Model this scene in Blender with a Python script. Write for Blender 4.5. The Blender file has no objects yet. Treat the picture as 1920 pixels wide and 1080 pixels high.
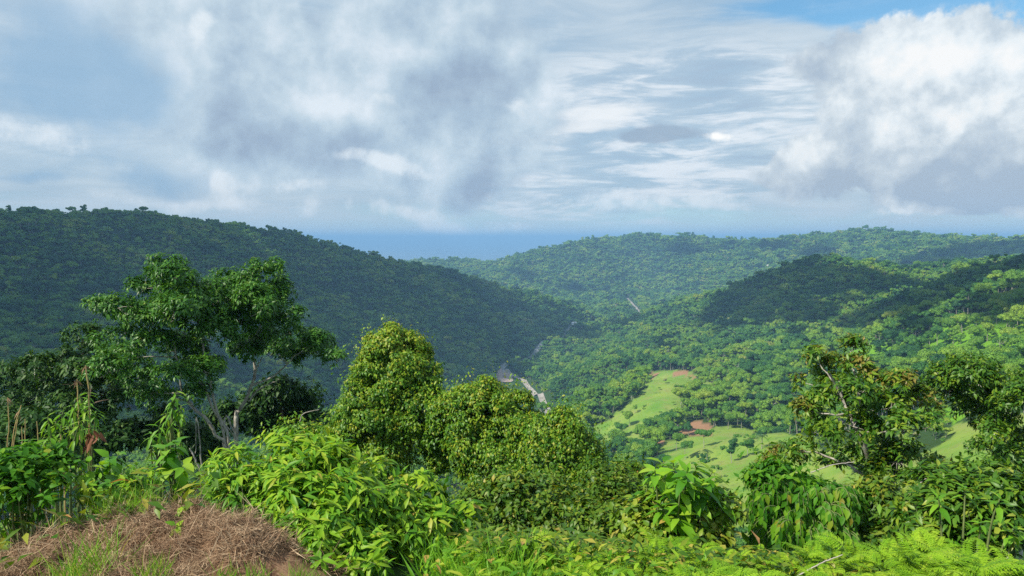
import bpy, math, random
import numpy as np
from mathutils import Vector, Matrix
rng = np.random.default_rng(7)
random.seed(7)
SC = bpy.context.scene
COL = SC.collection
R = math.radians

# ------------------------------------------------------------------ camera
CAMZ = 2.4
PITCH = R(3.84)
FPX = 1386.7
cam_d = bpy.data.cameras.new('camera')
cam_d.lens = 26.0; cam_d.sensor_width = 36.0
cam_d.clip_start = 0.05; cam_d.clip_end = 300000.0
cam = bpy.data.objects.new('camera', cam_d)
cam.location = (0, 0, CAMZ)
cam.rotation_euler = (math.pi/2 - PITCH, 0, 0)
COL.objects.link(cam)
SC.camera = cam

# ------------------------------------------------------------------ sun, exposure
SUN_EL = R(47); SUN_AZ = R(-122)          # azimuth from +Y towards +X : behind the camera, to its left
SDIR = Vector((math.sin(SUN_AZ)*math.cos(SUN_EL), math.cos(SUN_AZ)*math.cos(SUN_EL), math.sin(SUN_EL)))
sun_d = bpy.data.lights.new('sun', 'SUN')
sun_d.energy = 5.0; sun_d.angle = R(0.6); sun_d.color = (1.0, 0.94, 0.80)
sun = bpy.data.objects.new('sun', sun_d)
sun.rotation_euler = (-SDIR).to_track_quat('-Z', 'Y').to_euler()
sun.location = (0, 0, 500)
COL.objects.link(sun)
vs = SC.view_settings
vs.view_transform = 'Standard'; vs.look = 'None'; vs.exposure = 0.38; vs.gamma = 1.0
vs.use_curve_mapping = False
SC.render.engine = 'CYCLES'
cy = SC.cycles
cy.max_bounces = 5; cy.diffuse_bounces = 2; cy.glossy_bounces = 1; cy.transmission_bounces = 3
cy.volume_bounces = 0; cy.transparent_max_bounces = 4
cy.caustics_reflective = False; cy.caustics_refractive = False
cy.use_denoising = False
try:
    cy.denoiser = 'OPENIMAGEDENOISE'; cy.denoising_input_passes = 'RGB_ALBEDO_NORMAL'; cy.denoising_prefilter = 'ACCURATE'
except Exception: pass

# ------------------------------------------------------------------ node helper
class NT:
    def __init__(s, tree): s.t = tree; s.n = tree.nodes; s.l = tree.links
    def new(s, typ, **kw):
        n = s.n.new(typ)
        for k, v in kw.items(): setattr(n, k, v)
        return n
    def put(s, sock, v):
        if hasattr(v, 'is_linked'): s.l.new(v, sock)
        else: sock.default_value = v
    def math(s, op, a, b=None, c=None, clamp=False):
        n = s.new('ShaderNodeMath', operation=op, use_clamp=clamp)
        s.put(n.inputs[0], a)
        if b is not None: s.put(n.inputs[1], b)
        if c is not None: s.put(n.inputs[2], c)
        return n.outputs[0]
    def vmath(s, op, a, b=None, scale=None):
        n = s.new('ShaderNodeVectorMath', operation=op)
        s.put(n.inputs[0], a)
        if b is not None: s.put(n.inputs[1], b)
        if scale is not None: s.put(n.inputs['Scale'], scale)
        return n.outputs[1] if op in ('LENGTH', 'DOT_PRODUCT', 'DISTANCE') else n.outputs[0]
    def noise(s, vec, scale, detail=4, rough=0.55, out=0, dist=0.0):
        n = s.new('ShaderNodeTexNoise')
        s.put(n.inputs['Vector'], vec); n.inputs['Scale'].default_value = scale
        n.inputs['Detail'].default_value = detail; n.inputs['Roughness'].default_value = rough
        n.inputs['Distortion'].default_value = dist
        return n.outputs[out]
    def mix(s, f, a, b):
        n = s.new('ShaderNodeMix', data_type='RGBA')
        s.put(n.inputs[0], f)
        for sock, v in ((n.inputs[6], a), (n.inputs[7], b)):
            s.put(sock, v if hasattr(v, 'is_linked') else (*v, 1.0))
        return n.outputs[2]
    def step(s, x, a, b):
        n = s.new('ShaderNodeMapRange', interpolation_type='SMOOTHSTEP')
        s.put(n.inputs[0], x); n.inputs[1].default_value = a; n.inputs[2].default_value = b
        return n.outputs[0]
    def ramp(s, x, stops, interp='LINEAR'):
        n = s.new('ShaderNodeValToRGB'); n.color_ramp.interpolation = interp
        e = n.color_ramp.elements
        while len(e) < len(stops): e.new(0.5)
        for i, (p, c) in enumerate(stops): e[i].position = p; e[i].color = (*c, 1)
        s.put(n.inputs[0], x)
        return n.outputs[0]
    def comb(s, x, y, z=0.0):
        n = s.new('ShaderNodeCombineXYZ')
        for i, v in enumerate((x, y, z)): s.put(n.inputs[i], v)
        return n.outputs[0]

# ------------------------------------------------------------------ world: Nishita sky under broken cloud
def build_world():
    w = bpy.data.worlds.new('World'); SC.world = w; w.use_nodes = True
    t = NT(w.node_tree); t.n.clear()
    out = t.new('ShaderNodeOutputWorld'); bg = t.new('ShaderNodeBackground')
    bg.inputs[1].default_value = 0.1
    t.l.new(bg.outputs[0], out.inputs[0])
    sky = t.new('ShaderNodeTexSky', sky_type='NISHITA', sun_disc=False)
    sky.sun_elevation = SUN_EL; sky.sun_rotation = SUN_AZ % (2*math.pi)
    sky.altitude = 200; sky.air_density = 1.0; sky.dust_density = 0.4; sky.ozone_density = 2.5
    d = t.vmath('NORMALIZE', t.new('ShaderNodeTexCoord').outputs['Generated'])
    sep = t.new('ShaderNodeSeparateXYZ'); t.l.new(d, sep.inputs[0])
    u0 = t.math('ARCTAN2', sep.outputs[0], sep.outputs[1])
    v0 = t.math('ARCSINE', sep.outputs[2])
    n1 = t.vmath('SUBTRACT', t.noise(d, 6.0, 3, 0.5, 1), (0.5, 0.5, 0.5))
    ws = t.new('ShaderNodeSeparateXYZ'); t.l.new(n1, ws.inputs[0])
    u = t.math('ADD', u0, t.math('MULTIPLY', ws.outputs[0], 0.10)); v = t.math('ADD', v0, t.math('MULTIPLY', ws.outputs[1], 0.07))
    def gs(px, py, rx, ry, k=1.0, warp=True):
        a = math.atan((px-960)/FPX); cv = math.atan((447-py)/FPX*math.cos(a))
        x = t.math('DIVIDE', t.math('SUBTRACT', u if warp else u0, a), rx/FPX)
        y = t.math('DIVIDE', t.math('SUBTRACT', v if warp else v0, cv), ry/FPX)
        e = t.math('EXPONENT', t.math('MULTIPLY', t.math('ADD', t.math('MULTIPLY', x, x), t.math('MULTIPLY', y, y)), -1.0))
        return t.math('MULTIPLY', e, k) if k != 1.0 else e
    def tot(lst):
        o = lst[0]
        for b in lst[1:]: o = t.math('ADD', o, b)
        return o
    def mad(a, k, b=0.0): return t.math('MULTIPLY_ADD', a, k, b)
    def fall(x, a, b): return t.math('SUBTRACT', 1.0, t.step(x, a, b))
    G = 10.0*SKYG
    def c(r, g, b): return (r*G, g*G, b*G)
    # cloud grain: billows, and the same billows a little towards the sun for their lit and shaded sides
    dl = t.vmath('ADD', d, (-0.020, 0.0, 0.030))
    N = t.noise(d, 7.0, 9, 0.58); NL = t.noise(dl, 7.0, 5, 0.55)
    emb = t.math('SUBTRACT', N, NL)
    NF0 = t.noise(d, 22.0, 5, 0.6); Q = t.math('SUBTRACT', t.math('ADD', mad(N, 0.65), mad(NF0, 0.35)), 0.5)
    N3 = t.noise(d, 3.2, 4, 0.5); NF = t.noise(d, 22.0, 5, 0.6)
    flat = t.comb(mad(u0, 2.6), mad(v0, 15.0), 0.0)
    S = t.noise(flat, 2.4, 8, 0.62, dist=0.6)
    S2 = t.noise(flat, 6.5, 5, 0.6, dist=0.4)
    # blue of the open sky
    bl = t.new('ShaderNodeMix', data_type='RGBA', blend_type='MULTIPLY'); bl.inputs[0].default_value = 1.0
    t.l.new(sky.outputs[0], bl.inputs[6]); bl.inputs[7].default_value = (0.85, 1.2, 1.2, 1)
    hz = fall(v0, 0.0, 0.085)
    col = t.mix(mad(hz, 0.8), bl.outputs[2], c(0.56, 0.72, 0.87))
    # veil of high cloud, open in the gap and thin near the horizon
    gap = tot([gs(1880, 20, 180, 70), gs(1560, 25, 190, 22, 0.6), gs(2150, 20, 240, 110)])
    veil = t.step(t.math('SUBTRACT', t.math('ADD', mad(N3, 0.7), mad(S, 0.5)), t.math('ADD', mad(gap, 1.0), mad(hz, 0.30))), 0.12, 0.52)
    vc = t.mix(t.step(t.math('ADD', mad(N3, 0.6), mad(S, 0.4)), 0.38, 0.62), c(0.40, 0.55, 0.70), c(0.60, 0.71, 0.80))
    col = t.mix(mad(veil, 0.95), col, vc)
    # streaks in the middle
    reg = t.step(tot([gs(1200, 230, 330, 120), gs(1130, 340, 230, 90), gs(1420, 180, 160, 60, .6)]), 0.15, 0.75)
    col = t.mix(t.math('MULTIPLY', t.step(t.math('ADD', mad(S, 0.7), mad(S2, 0.3)), 0.45, 0.60), mad(reg, 0.72, 0.06)), col, c(0.90, 0.95, 1.0))
    col = t.mix(t.math('MULTIPLY', fall(t.math('ADD', mad(S, 0.6), mad(S2, 0.4)), 0.36, 0.47), mad(reg, 0.5, 0.04)), col, c(0.42, 0.54, 0.68))
    col = t.mix(mad(t.step(t.math('ADD', gs(1120, 212, 130, 22), gs(1090, 245, 90, 14)), 0.3, 0.9), 0.7), col, c(0.95, 0.98, 1.0))
    Fd = tot([gs(1240, 262, 90, 17), gs(1200, 268, 60, 12, .7)])
    dk = t.step(t.math('ADD', Fd, t.math('MULTIPLY', mad(Q, 2.5), t.math('MINIMUM', mad(Fd, 2.5), 1.0))), 0.35, 0.85)
    col = t.mix(mad(dk, 0.85), col, c(0.36, 0.47, 0.60))
    Fs = gs(1330, 264, 46, 13, .8)
    col = t.mix(t.step(t.math('ADD', Fs, t.math('MULTIPLY', mad(Q, 4.5), t.math('MINIMUM', mad(Fs, 2.5), 1.0))), 0.35, 0.9), col, c(1.1, 1.1, 1.08))
    # grey cumulus mass, left and middle
    Fg = tot([gs(500, 190, 230, 130), gs(720, 120, 230, 150), gs(900, 160, 150, 160), gs(900, 335, 110, 55, .9), gs(570, 290, 170, 60, .7), gs(330, 60, 160, 110, .6)])
    mg = t.step(t.math('ADD', Fg, mad(Q, 2.6)), 0.22, 0.85)
    lum = t.math('ADD', mad(emb, 2.2, 0.56), t.math('ADD', mad(N3, 0.5, -0.25), mad(Q, 0.5)))
    dkg = tot([gs(520, 270, 150, 65, 0.50), gs(640, 285, 130, 40, .25), gs(910, 345, 95, 45, 0.42), gs(890, 170, 110, 110, 0.30), gs(480, 130, 120, 70, .12)])
    lum = t.math('SUBTRACT', lum, dkg)
    gc = t.ramp(lum, [(0.0, (0.345, 0.45, 0.59)), (0.28, (0.44, 0.57, 0.70)), (0.54, (0.58, 0.71, 0.81)), (0.9, (0.82, 0.90, 0.97))])
    gcs = t.new('ShaderNodeMix', data_type='RGBA', blend_type='MULTIPLY'); gcs.inputs[0].default_value = 1.0; t.l.new(gc, gcs.inputs[6]); gcs.inputs[7].default_value = (G, G, G, 1)
    col = t.mix(mad(mg, 0.92), col, gcs.outputs[2])
    # bluer hollows on the left
    bh = t.step(t.math('ADD', tot([gs(120, 130, 150, 100), gs(250, 190, 110, 60, .6), gs(300, 345, 90, 40, .7), gs(75, 352, 60, 16, .7)]), mad(Q, 2.0)), 0.25, 0.9)
    col = t.mix(mad(bh, 0.8), col, c(0.31, 0.50, 0.70))
    # bright rims and openings
    Fb = tot([gs(380, 80, 22, 22, .62), gs(398, 48, 30, 20, .55), gs(722, 182, 20, 14, .7), gs(672, 125, 34, 38, .55), gs(80, 275, 75, 32, .75), gs(20, 240, 60, 30, .5), gs(420, 345, 24, 34, .6), gs(690, 308, 70, 18, .6), gs(560, 352, 90, 14, .5), gs(960, 200, 30, 26, .55),
                                   gs(760, 320, 40, 20, .6), gs(1050, 185, 30, 26, .6), gs(840, 425, 50, 14, .55), gs(960, 425, 55, 18, .75), gs(1190, 395, 150, 26, .65), gs(1330, 385, 60, 20, .45), gs(300, 385, 260, 20, .4), gs(700, 398, 200, 20, .45), gs(1650, 395, 200, 14, .3)])
    br = t.step(t.math('ADD', Fb, t.math('MULTIPLY', mad(Q, 4.5), t.math('MINIMUM', mad(Fb, 2.5), 1.0))), 0.30, 1.0)
    col = t.mix(mad(br, 0.8), col, c(0.86, 0.93, 0.98))
    # bright cumulus tower on the right
    Fw = tot([gs(1770, 170, 135, 105, 1.1), gs(1905, 145, 100, 55), gs(1680, 250, 110, 90), gs(1500, 318, 95, 42, .95), gs(1590, 115, 130, 55, .75), gs(1860, 290, 140, 80, 1.0), gs(1850, 375, 120, 26, .5)])
    mw = t.step(t.math('ADD', Fw, t.math('MULTIPLY', mad(Q, 3.2), t.math('MINIMUM', mad(Fw, 2.5), 1.0))), 0.40, 0.64)
    lw = t.math('ADD', mad(emb, 3.4, 0.38), tot([gs(1790, 160, 100, 75, 0.45), gs(1880, 90, 110, 35, .32), gs(1690, 250, 70, 80, 0.2), gs(1490, 300, 80, 26, 0.28)]))
    gsh = t.step(t.math('ADD', tot([gs(1905, 265, 115, 75, 1.3), gs(1820, 340, 130, 40, .9)]), mad(Q, 2.6)), 0.40, 0.70)
    lw = t.math('SUBTRACT', lw, t.math('ADD', mad(gsh, 0.36), tot([gs(1560, 135, 110, 40, 0.22), gs(1640, 360, 220, 36, 0.40)])))
    wc = t.ramp(lw, [(0.0, (0.44, 0.54, 0.66)), (0.35, (0.62, 0.71, 0.79)), (0.62, (0.86, 0.92, 0.96)), (0.85, (1.0, 1.0, 1.0))])
    wcs = t.new('ShaderNodeMix', data_type='RGBA', blend_type='MULTIPLY'); wcs.inputs[0].default_value = 1.0; t.l.new(wc, wcs.inputs[6]); wcs.inputs[7].default_value = (G*1.02, G*1.02, G*1.01, 1)
    col = t.mix(mad(mw, 0.97), col, wcs.outputs[2])
    t.l.new(col, bg.inputs[0])
SKYG = 0.75
build_world()

# ------------------------------------------------------------------ geometry helpers
def ray(px, py):
    x = (px-960)/FPX; zc = -(py-540)/FPX
    y = math.cos(PITCH) + math.sin(PITCH)*zc
    z = -math.sin(PITCH) + math.cos(PITCH)*zc
    return np.array([x, y, z])
def P(px, py, d):
    r = ray(px, py); s = d/math.hypot(r[0], r[1])
    return np.array([r[0]*s, r[1]*s, CAMZ + r[2]*s])
def hashn(ix, iy, seed):
    h = (ix.astype(np.int64)*374761393 + iy.astype(np.int64)*668265263 + seed*1442695041) & 0xffffffff
    h = ((h ^ (h >> 13))*1274126177) & 0xffffffff
    return ((h ^ (h >> 16)) & 0xffff)/65535.0
def vnoise(x, y, seed=0):
    ix = np.floor(x); iy = np.floor(y); fx = x-ix; fy = y-iy
    fx = fx*fx*(3-2*fx); fy = fy*fy*(3-2*fy)
    a = hashn(ix, iy, seed); b = hashn(ix+1, iy, seed); c_ = hashn(ix, iy+1, seed); d = hashn(ix+1, iy+1, seed)
    return (a*(1-fx)+b*fx)*(1-fy) + (c_*(1-fx)+d*fx)*fy
def fbm(x, y, seed=0, o=4):
    s = 0; a = 0.5; t = 0
    for i in range(o):
        s = s + a*vnoise(x*2**i, y*2**i, seed+i*17); t += a; a *= 0.5
    return s/t
def sm(a, b, x):
    t = np.clip((x-a)/(b-a), 0, 1); return t*t*(3-2*t)

# ------------------------------------------------------------------ terrain heights
CAN = 9.0   # canopy height hidden in what the photo shows of the wooded hills
ctrl = []
def cp(px, py, d, off=CAN): p = P(px, py, d); ctrl.append((p[0], p[1], p[2]-off)); return p
def cz(px, d, z): p = P(px, 500, d); ctrl.append((p[0], p[1], z))
ridgeL = [(-500,445,1050),(-250,418,1050),(0,402,1080),(80,397,1100),(160,402,1130),(300,411,1180),(400,420,1230),(500,435,1290),(600,458,1350),(700,483,1410),(800,501,1470),(900,523,1540),(1000,549,1620),(1080,572,1700),(1130,592,1790)]
for i, (a, b, d) in enumerate(ridgeL):
    p = cp(a, b, d); cz(a, d+220, p[2]-75 if i < 11 else -205); cz(a, d*0.94, p[2]-22-CAN)
for q in [(0,480,980),(0,560,850),(0,640,700),(0,720,560),(300,480,1060),(300,560,930),(300,640,800),(300,730,640),(600,520,1230),(600,580,1090),(600,640,970),(600,705,850),(800,545,1370),(800,610,1160),(800,660,1040),(870,690,990),(1000,585,1480),(1000,625,1300),(940,655,1180),(1060,605,1500),
          (1050,700,900),(1150,680,850),(1100,760,740),(1150,630,1300),(1250,620,1150),(1300,650,950),(1200,660,1000),(1000,690,1010),
          (1250,575,1560),(1300,560,1480),(1400,530,1340),(1450,511,1270),(1500,494,1210),(1550,488,1180),(1600,494,1180),(1640,501,1190),(1700,505,1230),(1800,500,1250),(1920,490,1250),
          (1700,550,900),(1780,522,900),(1850,502,880),(1920,492,860),(2100,470,850),(2300,450,800),
          (1400,590,1050),(1550,560,1000),(1600,610,850),(1450,620,900),(1550,520,1120),(1350,600,1150),
          (1500,640,700),(1600,622,670),(1700,582,620),(1800,562,570),(1920,545,520),(2100,520,480),(1800,620,480),(1920,640,400),(1750,690,420),(1600,690,520),(1650,750,380),(1400,690,640),(1500,700,540),(1400,740,520),(1320,720,545)]: cp(*q)
for q in [(1250,702,560),(1200,760,500),(1150,805,465),(1300,745,490),(1230,790,470),(1180,835,420),(1400,812,345),(1480,817,335),(1400,850,310),(1350,880,285),(1500,880,265),(1600,930,225),(1850,783,235),(1800,860,190),(1900,740,285),(1900,700,330),(1300,800,430),(1320,830,345),(1250,850,350),(1700,890,200),(1780,790,255)]: cp(*q, off=0.5)
for a, d in [(1350,405),(1420,410),(1480,415)]: cz(a, d, -108)
for a, d, z in [(700,770,-197),(900,880,-198),(1010,935,-198),(940,1090,-199),(1000,1220,-200),(1050,1420,-200),(1100,1650,-201),(1150,1870,-201),(1180,2100,-202),(1190,2260,-202),(1230,2400,-198),(1000,2300,-190),(800,2200,-180),
                (400,560,-150),(700,560,-160),(1000,640,-172),(1000,300,-100),(600,300,-98),(0,280,-92),(200,440,-125),(800,430,-135),(1000,450,-140),(1150,330,-112),(1300,180,-72),
                (1800,1060,-95),(1500,1600,-150),(1700,1700,-150),(1900,1700,-130),(1400,1800,-170),(2200,1500,-60)]: cz(a, d, z)
for a, b, d in [(790,492,3350),(870,489,3250),(960,485,3000),(1000,471,2900),(1100,454,2850),(1200,443,2900),(1290,440,2950),(1340,449,2950),(1400,454,3000),(1500,446,3000),(1560,445,3000),(1620,436,3000),(1700,442,3000),(1800,454,2950),(1850,459,2900),(1920,448,2600),(2100,440,2500)]:
    p = cp(a, b, d); cz(a, d+500, p[2]-150)
for q in [(1150,540,2520),(1300,520,2520),(1260,555,2330),(1400,500,2560),(1500,485,2600),(1600,480,2520),(1800,480,2330),(900,512,2900),(1050,500,2700),(1200,490,2700),(1300,470,2800)]: cp(*q)
for a in (-400, 0, 400, 700, 960, 1200, 1500, 1800, 2100):
    for d, z in ((60, -29), (100, -46), (150, -62)): cz(a, d, z + (4 if a > 1400 else 0))
    cz(a, 4300, -300)
for k in range(10):
    a = R(70 + k*22.0)
    for d, z in ((60, -8), (300, -40), (1200, -120), (3000, -180)):
        ctrl.append((d*math.sin(a), d*math.cos(a), z if 95 < 70+k*22 < 265 else z-15))
C3 = np.array(ctrl)
# drop control points that sit almost on top of each other
keep = []
for i, c_ in enumerate(C3):
    if all(math.hypot(c_[0]-C3[j][0], c_[1]-C3[j][1]) > max(6, 0.018*math.hypot(c_[0], c_[1])) for j in keep): keep.append(i)
C3 = C3[keep]
CC = 35.0
def kern(dx, dy): return np.sqrt(dx*dx+dy*dy+CC*CC)
_n = len(C3)
A = np.zeros((_n+1, _n+1))
A[:_n, :_n] = kern(C3[:, 0][:, None]-C3[:, 0][None], C3[:, 1][:, None]-C3[:, 1][None]) - np.eye(_n)*3.0
A[:_n, _n] = 1; A[_n, :_n] = 1
W = np.linalg.solve(A, np.concatenate([C3[:, 2], [0]]))
def far_h(x, y):
    o = np.empty(x.shape)
    xf = x.ravel(); yf = y.ravel(); of = o.ravel()
    for s in range(0, len(xf), 60000):
        k = kern(xf[s:s+60000, None]-C3[:, 0][None], yf[s:s+60000, None]-C3[:, 1][None])
        of[s:s+60000] = k@W[:_n] + W[_n]
    o = of.reshape(x.shape)
    d = np.hypot(x, y)
    o = o + sm(150, 700, d)*((fbm(x/160, y/160, 3, 3)-0.5)*22 + (fbm(x/45, y/45, 9, 3)-0.5)*7)
    o = np.maximum(o, -203 + (fbm(x/60, y/60, 5, 2)-0.5)*3 - sm(3000, 4200, d)*110)
    return o
def near_h(x, y):
    d = np.hypot(x, y); az = np.arctan2(x, np.maximum(y, 0.01))
    edge = np.interp(az, [-0.7, -0.5, -0.36, -0.27, -0.18, 0.0, 0.6], [6.8, 6.7, 6.8, 6.3, 5.7, 5.6, 5.6])
    s = (d-edge)/0.7
    z = -0.52*0.7*np.where(s > 20, s, np.log1p(np.exp(np.minimum(s, 20))))
    z = np.where(y < 0, -0.08*np.maximum(d-3, 0), z)
    heap = 0.30*np.exp(-((x+3.4)/0.6)**2-((y-5.85)/0.42)**2) + 0.26*np.exp(-((x+2.65)/0.5)**2-((y-5.9)/0.42)**2) + 0.20*np.exp(-((x+2.0)/0.45)**2-((y-5.45)/0.35)**2) + 0.22*np.exp(-((x+4.4)/0.6)**2-((y-6.1)/0.4)**2) + 0.10*np.exp(-((x+3.0)/1.2)**2-((y-5.2)/0.5)**2)
    z = z + heap*(0.62+0.85*fbm(x*2.1, y*2.1, 77, 4)) + sm(0.03, 0.2, heap)*(fbm(x*5, y*5, 78, 3)-0.5)*0.16
    z = z + (fbm(x*1.3, y*1.3, 21, 4)-0.5)*0.14*sm(20, 8, d)
    return z
def H(x, y):
    x = np.asarray(x, float); y = np.asarray(y, float)
    d = np.hypot(x, y); k = sm(22, 60, d)
    return near_h(x, y)*(1-k) + far_h(x, y)*k
_ds = np.concatenate([np.arange(3, 40, 0.25), np.geomspace(40, 4200, 900)])
def hit(px, py, top=0.0):
    r = ray(px, py); r = r/math.hypot(r[0], r[1])
    x = r[0]*_ds; y = r[1]*_ds; z = CAMZ + r[2]*_ds
    k = np.nonzero(z < H(x, y)+top*(_ds > 250))[0]
    i = k[0] if len(k) else len(_ds)-1
    return np.array([x[i], y[i], float(H(x[i:i+1], y[i:i+1])[0])])
def hitpoly(pts, top=0.0): return np.array([hit(a, b, top)[:2] for a, b in pts])
def inpoly(x, y, poly):
    r = np.zeros(x.shape, bool); n = len(poly); j = n-1
    for i in range(n):
        xi, yi = poly[i]; xj, yj = poly[j]
        c_ = ((yi > y) != (yj > y)) & (x < (xj-xi)*(y-yi)/(yj-yi+1e-9)+xi)
        r ^= c_; j = i
    return r
def segdist(x, y, pl):
    d = np.full(x.shape, 1e9)
    for (ax, ay), (bx, by) in zip(pl[:-1], pl[1:]):
        t = np.clip(((x-ax)*(bx-ax)+(y-ay)*(by-ay))/((bx-ax)**2+(by-ay)**2+1e-9), 0, 1)
        d = np.minimum(d, np.hypot(x-ax-t*(bx-ax), y-ay-t*(by-ay)))
    return d
PAST = [hitpoly(p) for p in [
    [(1215,706),(1250,700),(1300,706),(1318,722),(1302,738),(1272,760),(1268,785),(1240,800),(1215,800),(1195,836),(1160,846),(1105,832),(1118,795),(1160,778),(1180,755),(1205,730)],
    [(1158,823),(1206,821),(1210,838),(1160,836)],
    [(1240,838),(1290,826),(1330,816),(1400,813),(1490,818),(1560,850),(1660,890),(1660,960),(1600,1010),(1430,1000),(1300,960),(1250,900),(1240,870)],
    [(1640,900),(1740,850),(1790,805),(1850,786),(1925,800),(1925,880),(1800,930),(1640,970)],
    [(1440,787),(1482,785),(1484,812),(1445,811)], [(1310,716),(1355,712),(1360,730),(1320,738)],
    [(1135,566),(1182,566),(1182,578),(1140,577)], [(772,571),(790,575),(806,586),(782,582)]]]
def grow(p, k): c_ = p.mean(0); return c_+(p-c_)*k
PAST[0] = grow(PAST[0], 1.10); PAST[2] = grow(PAST[2], 1.08); PAST[3] = grow(PAST[3], 1.08)
LIME = [hitpoly(p) for p in [[(1860,692),(1940,676),(1940,726),(1890,716)],[(1690,800),(1755,752),(1805,768),(1790,803)],[(1775,600),(1822,596),(1835,690),(1790,700),(1765,660)],[(1620,640),(1660,630),(1690,680),(1640,690)],[(1835,560),(1925,545),(1925,570),(1850,590)],[(1700,645),(1840,592),(1940,600),(1940,735),(1800,720),(1735,700)],[(1560,660),(1640,640),(1660,690),(1590,710)]]]
SOIL = [hitpoly(p) for p in [[(1262,698),(1288,697),(1310,707),(1306,713),(1286,704),(1262,702)],[(1278,806),(1290,794),(1306,790),(1330,794),(1334,806),(1318,814),(1296,816)],[(1232,818),(1250,808),(1258,830),(1240,836)],[(1216,706),(1222,700),(1226,710)],[(1335,716),(1362,716),(1360,728),(1340,728)]]]
RIVER = np.vstack([hitpoly([(700,800),(860,735),(945,712),(938,692)]), [P(1000,500,1240)[:2], P(1060,500,1450)[:2], P(1110,500,1680)[:2], P(1160,500,1870)[:2], P(1185,500,2050)[:2]]])
GRAVEL = hitpoly([(931,716),(930,700),(934,687),(948,696),(959,701),(964,717)])
ROAD = np.vstack([hitpoly([(950,696),(968,708),(985,722),(1003,738),(1016,752),(1026,768),(1050,790)])])
ROAD2 = hitpoly([(1176,560),(1186,570),(1200,588)])

# ------------------------------------------------------------------ mesh building
class Geo:
    def __init__(s): s.v = []; s.f = []; s.r = []; s.n = 0; s.extra = None
    def add(s, V, F, r=0.5):
        V = np.asarray(V, float).reshape(-1, 3); F = np.asarray(F)
        s.v.append(V); s.f.append(F + s.n)
        s.r.append(np.full(len(V), r) if np.isscalar(r) else np.asarray(r, float))
        s.n += len(V); return s
    def mesh(s, name, mat, smooth=False):
        V = np.concatenate(s.v); me = bpy.data.meshes.new(name)
        me.vertices.add(len(V)); me.vertices.foreach_set('co', V.ravel())
        lt = np.concatenate([np.full(len(f), f.shape[1]) for f in s.f]); li = np.concatenate([f.ravel() for f in s.f])
        ls = np.concatenate([[0], np.cumsum(lt)[:-1]])
        me.loops.add(len(li)); me.loops.foreach_set('vertex_index', li.astype(np.int32))
        me.polygons.add(len(lt)); me.polygons.foreach_set('loop_start', ls.astype(np.int32)); me.polygons.foreach_set('loop_total', lt.astype(np.int32))
        if smooth: me.polygons.foreach_set('use_smooth', np.ones(len(lt), bool))
        a = me.attributes.new('rnd', 'FLOAT', 'POINT'); a.data.foreach_set('value', np.concatenate(s.r).astype(np.float32))
        me.materials.append(mat); me.update(); me.validate()
        return me
def unit(a): return a/np.maximum(np.linalg.norm(a, axis=-1, keepdims=True), 1e-9)
def rdir(n): return unit(rng.normal(size=(n, 3)))
LEAF = {
 8: (np.array([0,.32,.32,.32,.68,.68,.68,1.0]), np.array([0,-1,0,1,-.72,0,.72,0]), np.array([[0,2,1],[0,3,2],[1,2,5],[1,5,4],[2,3,6],[2,6,5],[4,5,7],[5,6,7]])),
 4: (np.array([0,.42,.42,.42,1.0]), np.array([0,-1,0,1,0]), np.array([[0,2,1],[0,3,2],[1,2,4],[2,3,4]])),
 2: (np.array([0,.45,.45,1.0]), np.array([0,-1,1,0]), np.array([[0,2,1],[1,2,3]])),
}
def leaves(g, p, d, n, L, Wd, fold=0.25, curl=0.25, lod=8, r=None):
    """folded, curling leaf blades: base p, direction d, upper side n"""
    N = len(p); t, s, F = LEAF[lod]; k = len(t)
    d = unit(d); n = unit(n - d*np.sum(n*d, 1, keepdims=True)); sd = np.cross(d, n)
    L = np.broadcast_to(L, (N,)); Wd = np.broadcast_to(Wd, (N,)); curl = np.broadcast_to(curl, (N,))
    V = (p[:, None] + d[:, None]*(t[None, :, None]*L[:, None, None]) + sd[:, None]*(s[None, :, None]*Wd[:, None, None]*0.5)
         + n[:, None]*((np.abs(s)[None]*fold*Wd[:, None]*0.5 - curl[:, None]*(t**2)[None]*L[:, None])[:, :, None]))
    Fa = (F[None] + (np.arange(N)*k)[:, None, None]).reshape(-1, 3)
    if r is None: r = rng.random(N)
    g.add(V, Fa, np.repeat(r, k))
def tube(g, pts, rad, sides=6, r=0.5):
    pts = np.asarray(pts, float); rad = np.asarray(rad, float); n = len(pts)
    tg = unit(np.gradient(pts, axis=0)); ref = np.array([0.3, 0.9, 0.1]); a = unit(np.cross(tg, ref)); b = np.cross(tg, a)
    th = np.arange(sides)*2*math.pi/sides
    V = pts[:, None] + (a[:, None]*np.cos(th)[None, :, None] + b[:, None]*np.sin(th)[None, :, None])*rad[:, None, None]
    F = [[i*sides+j, i*sides+(j+1) % sides, (i+1)*sides+(j+1) % sides, (i+1)*sides+j] for i in range(n-1) for j in range(sides)]
    g.add(V.reshape(-1, 3), np.array(F), r)
def smooth_path(pts, n=14, wig=0.0):
    pts = np.asarray(pts, float)
    q = np.vstack([2*pts[0]-pts[1], pts, 2*pts[-1]-pts[-2]]); out = []
    m = len(pts)-1
    for u in np.linspace(0, m-1e-6, n):
        i = int(u); f = u-i; p0, p1, p2, p3 = q[i:i+4]
        out.append(0.5*(2*p1+(p2-p0)*f+(2*p0-5*p1+4*p2-p3)*f*f+(3*p1-p0-3*p2+p3)*f**3))
    out = np.array(out)
    if wig: out[1:-1] += rng.normal(size=(len(out)-2, 3))*wig
    return out

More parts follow.
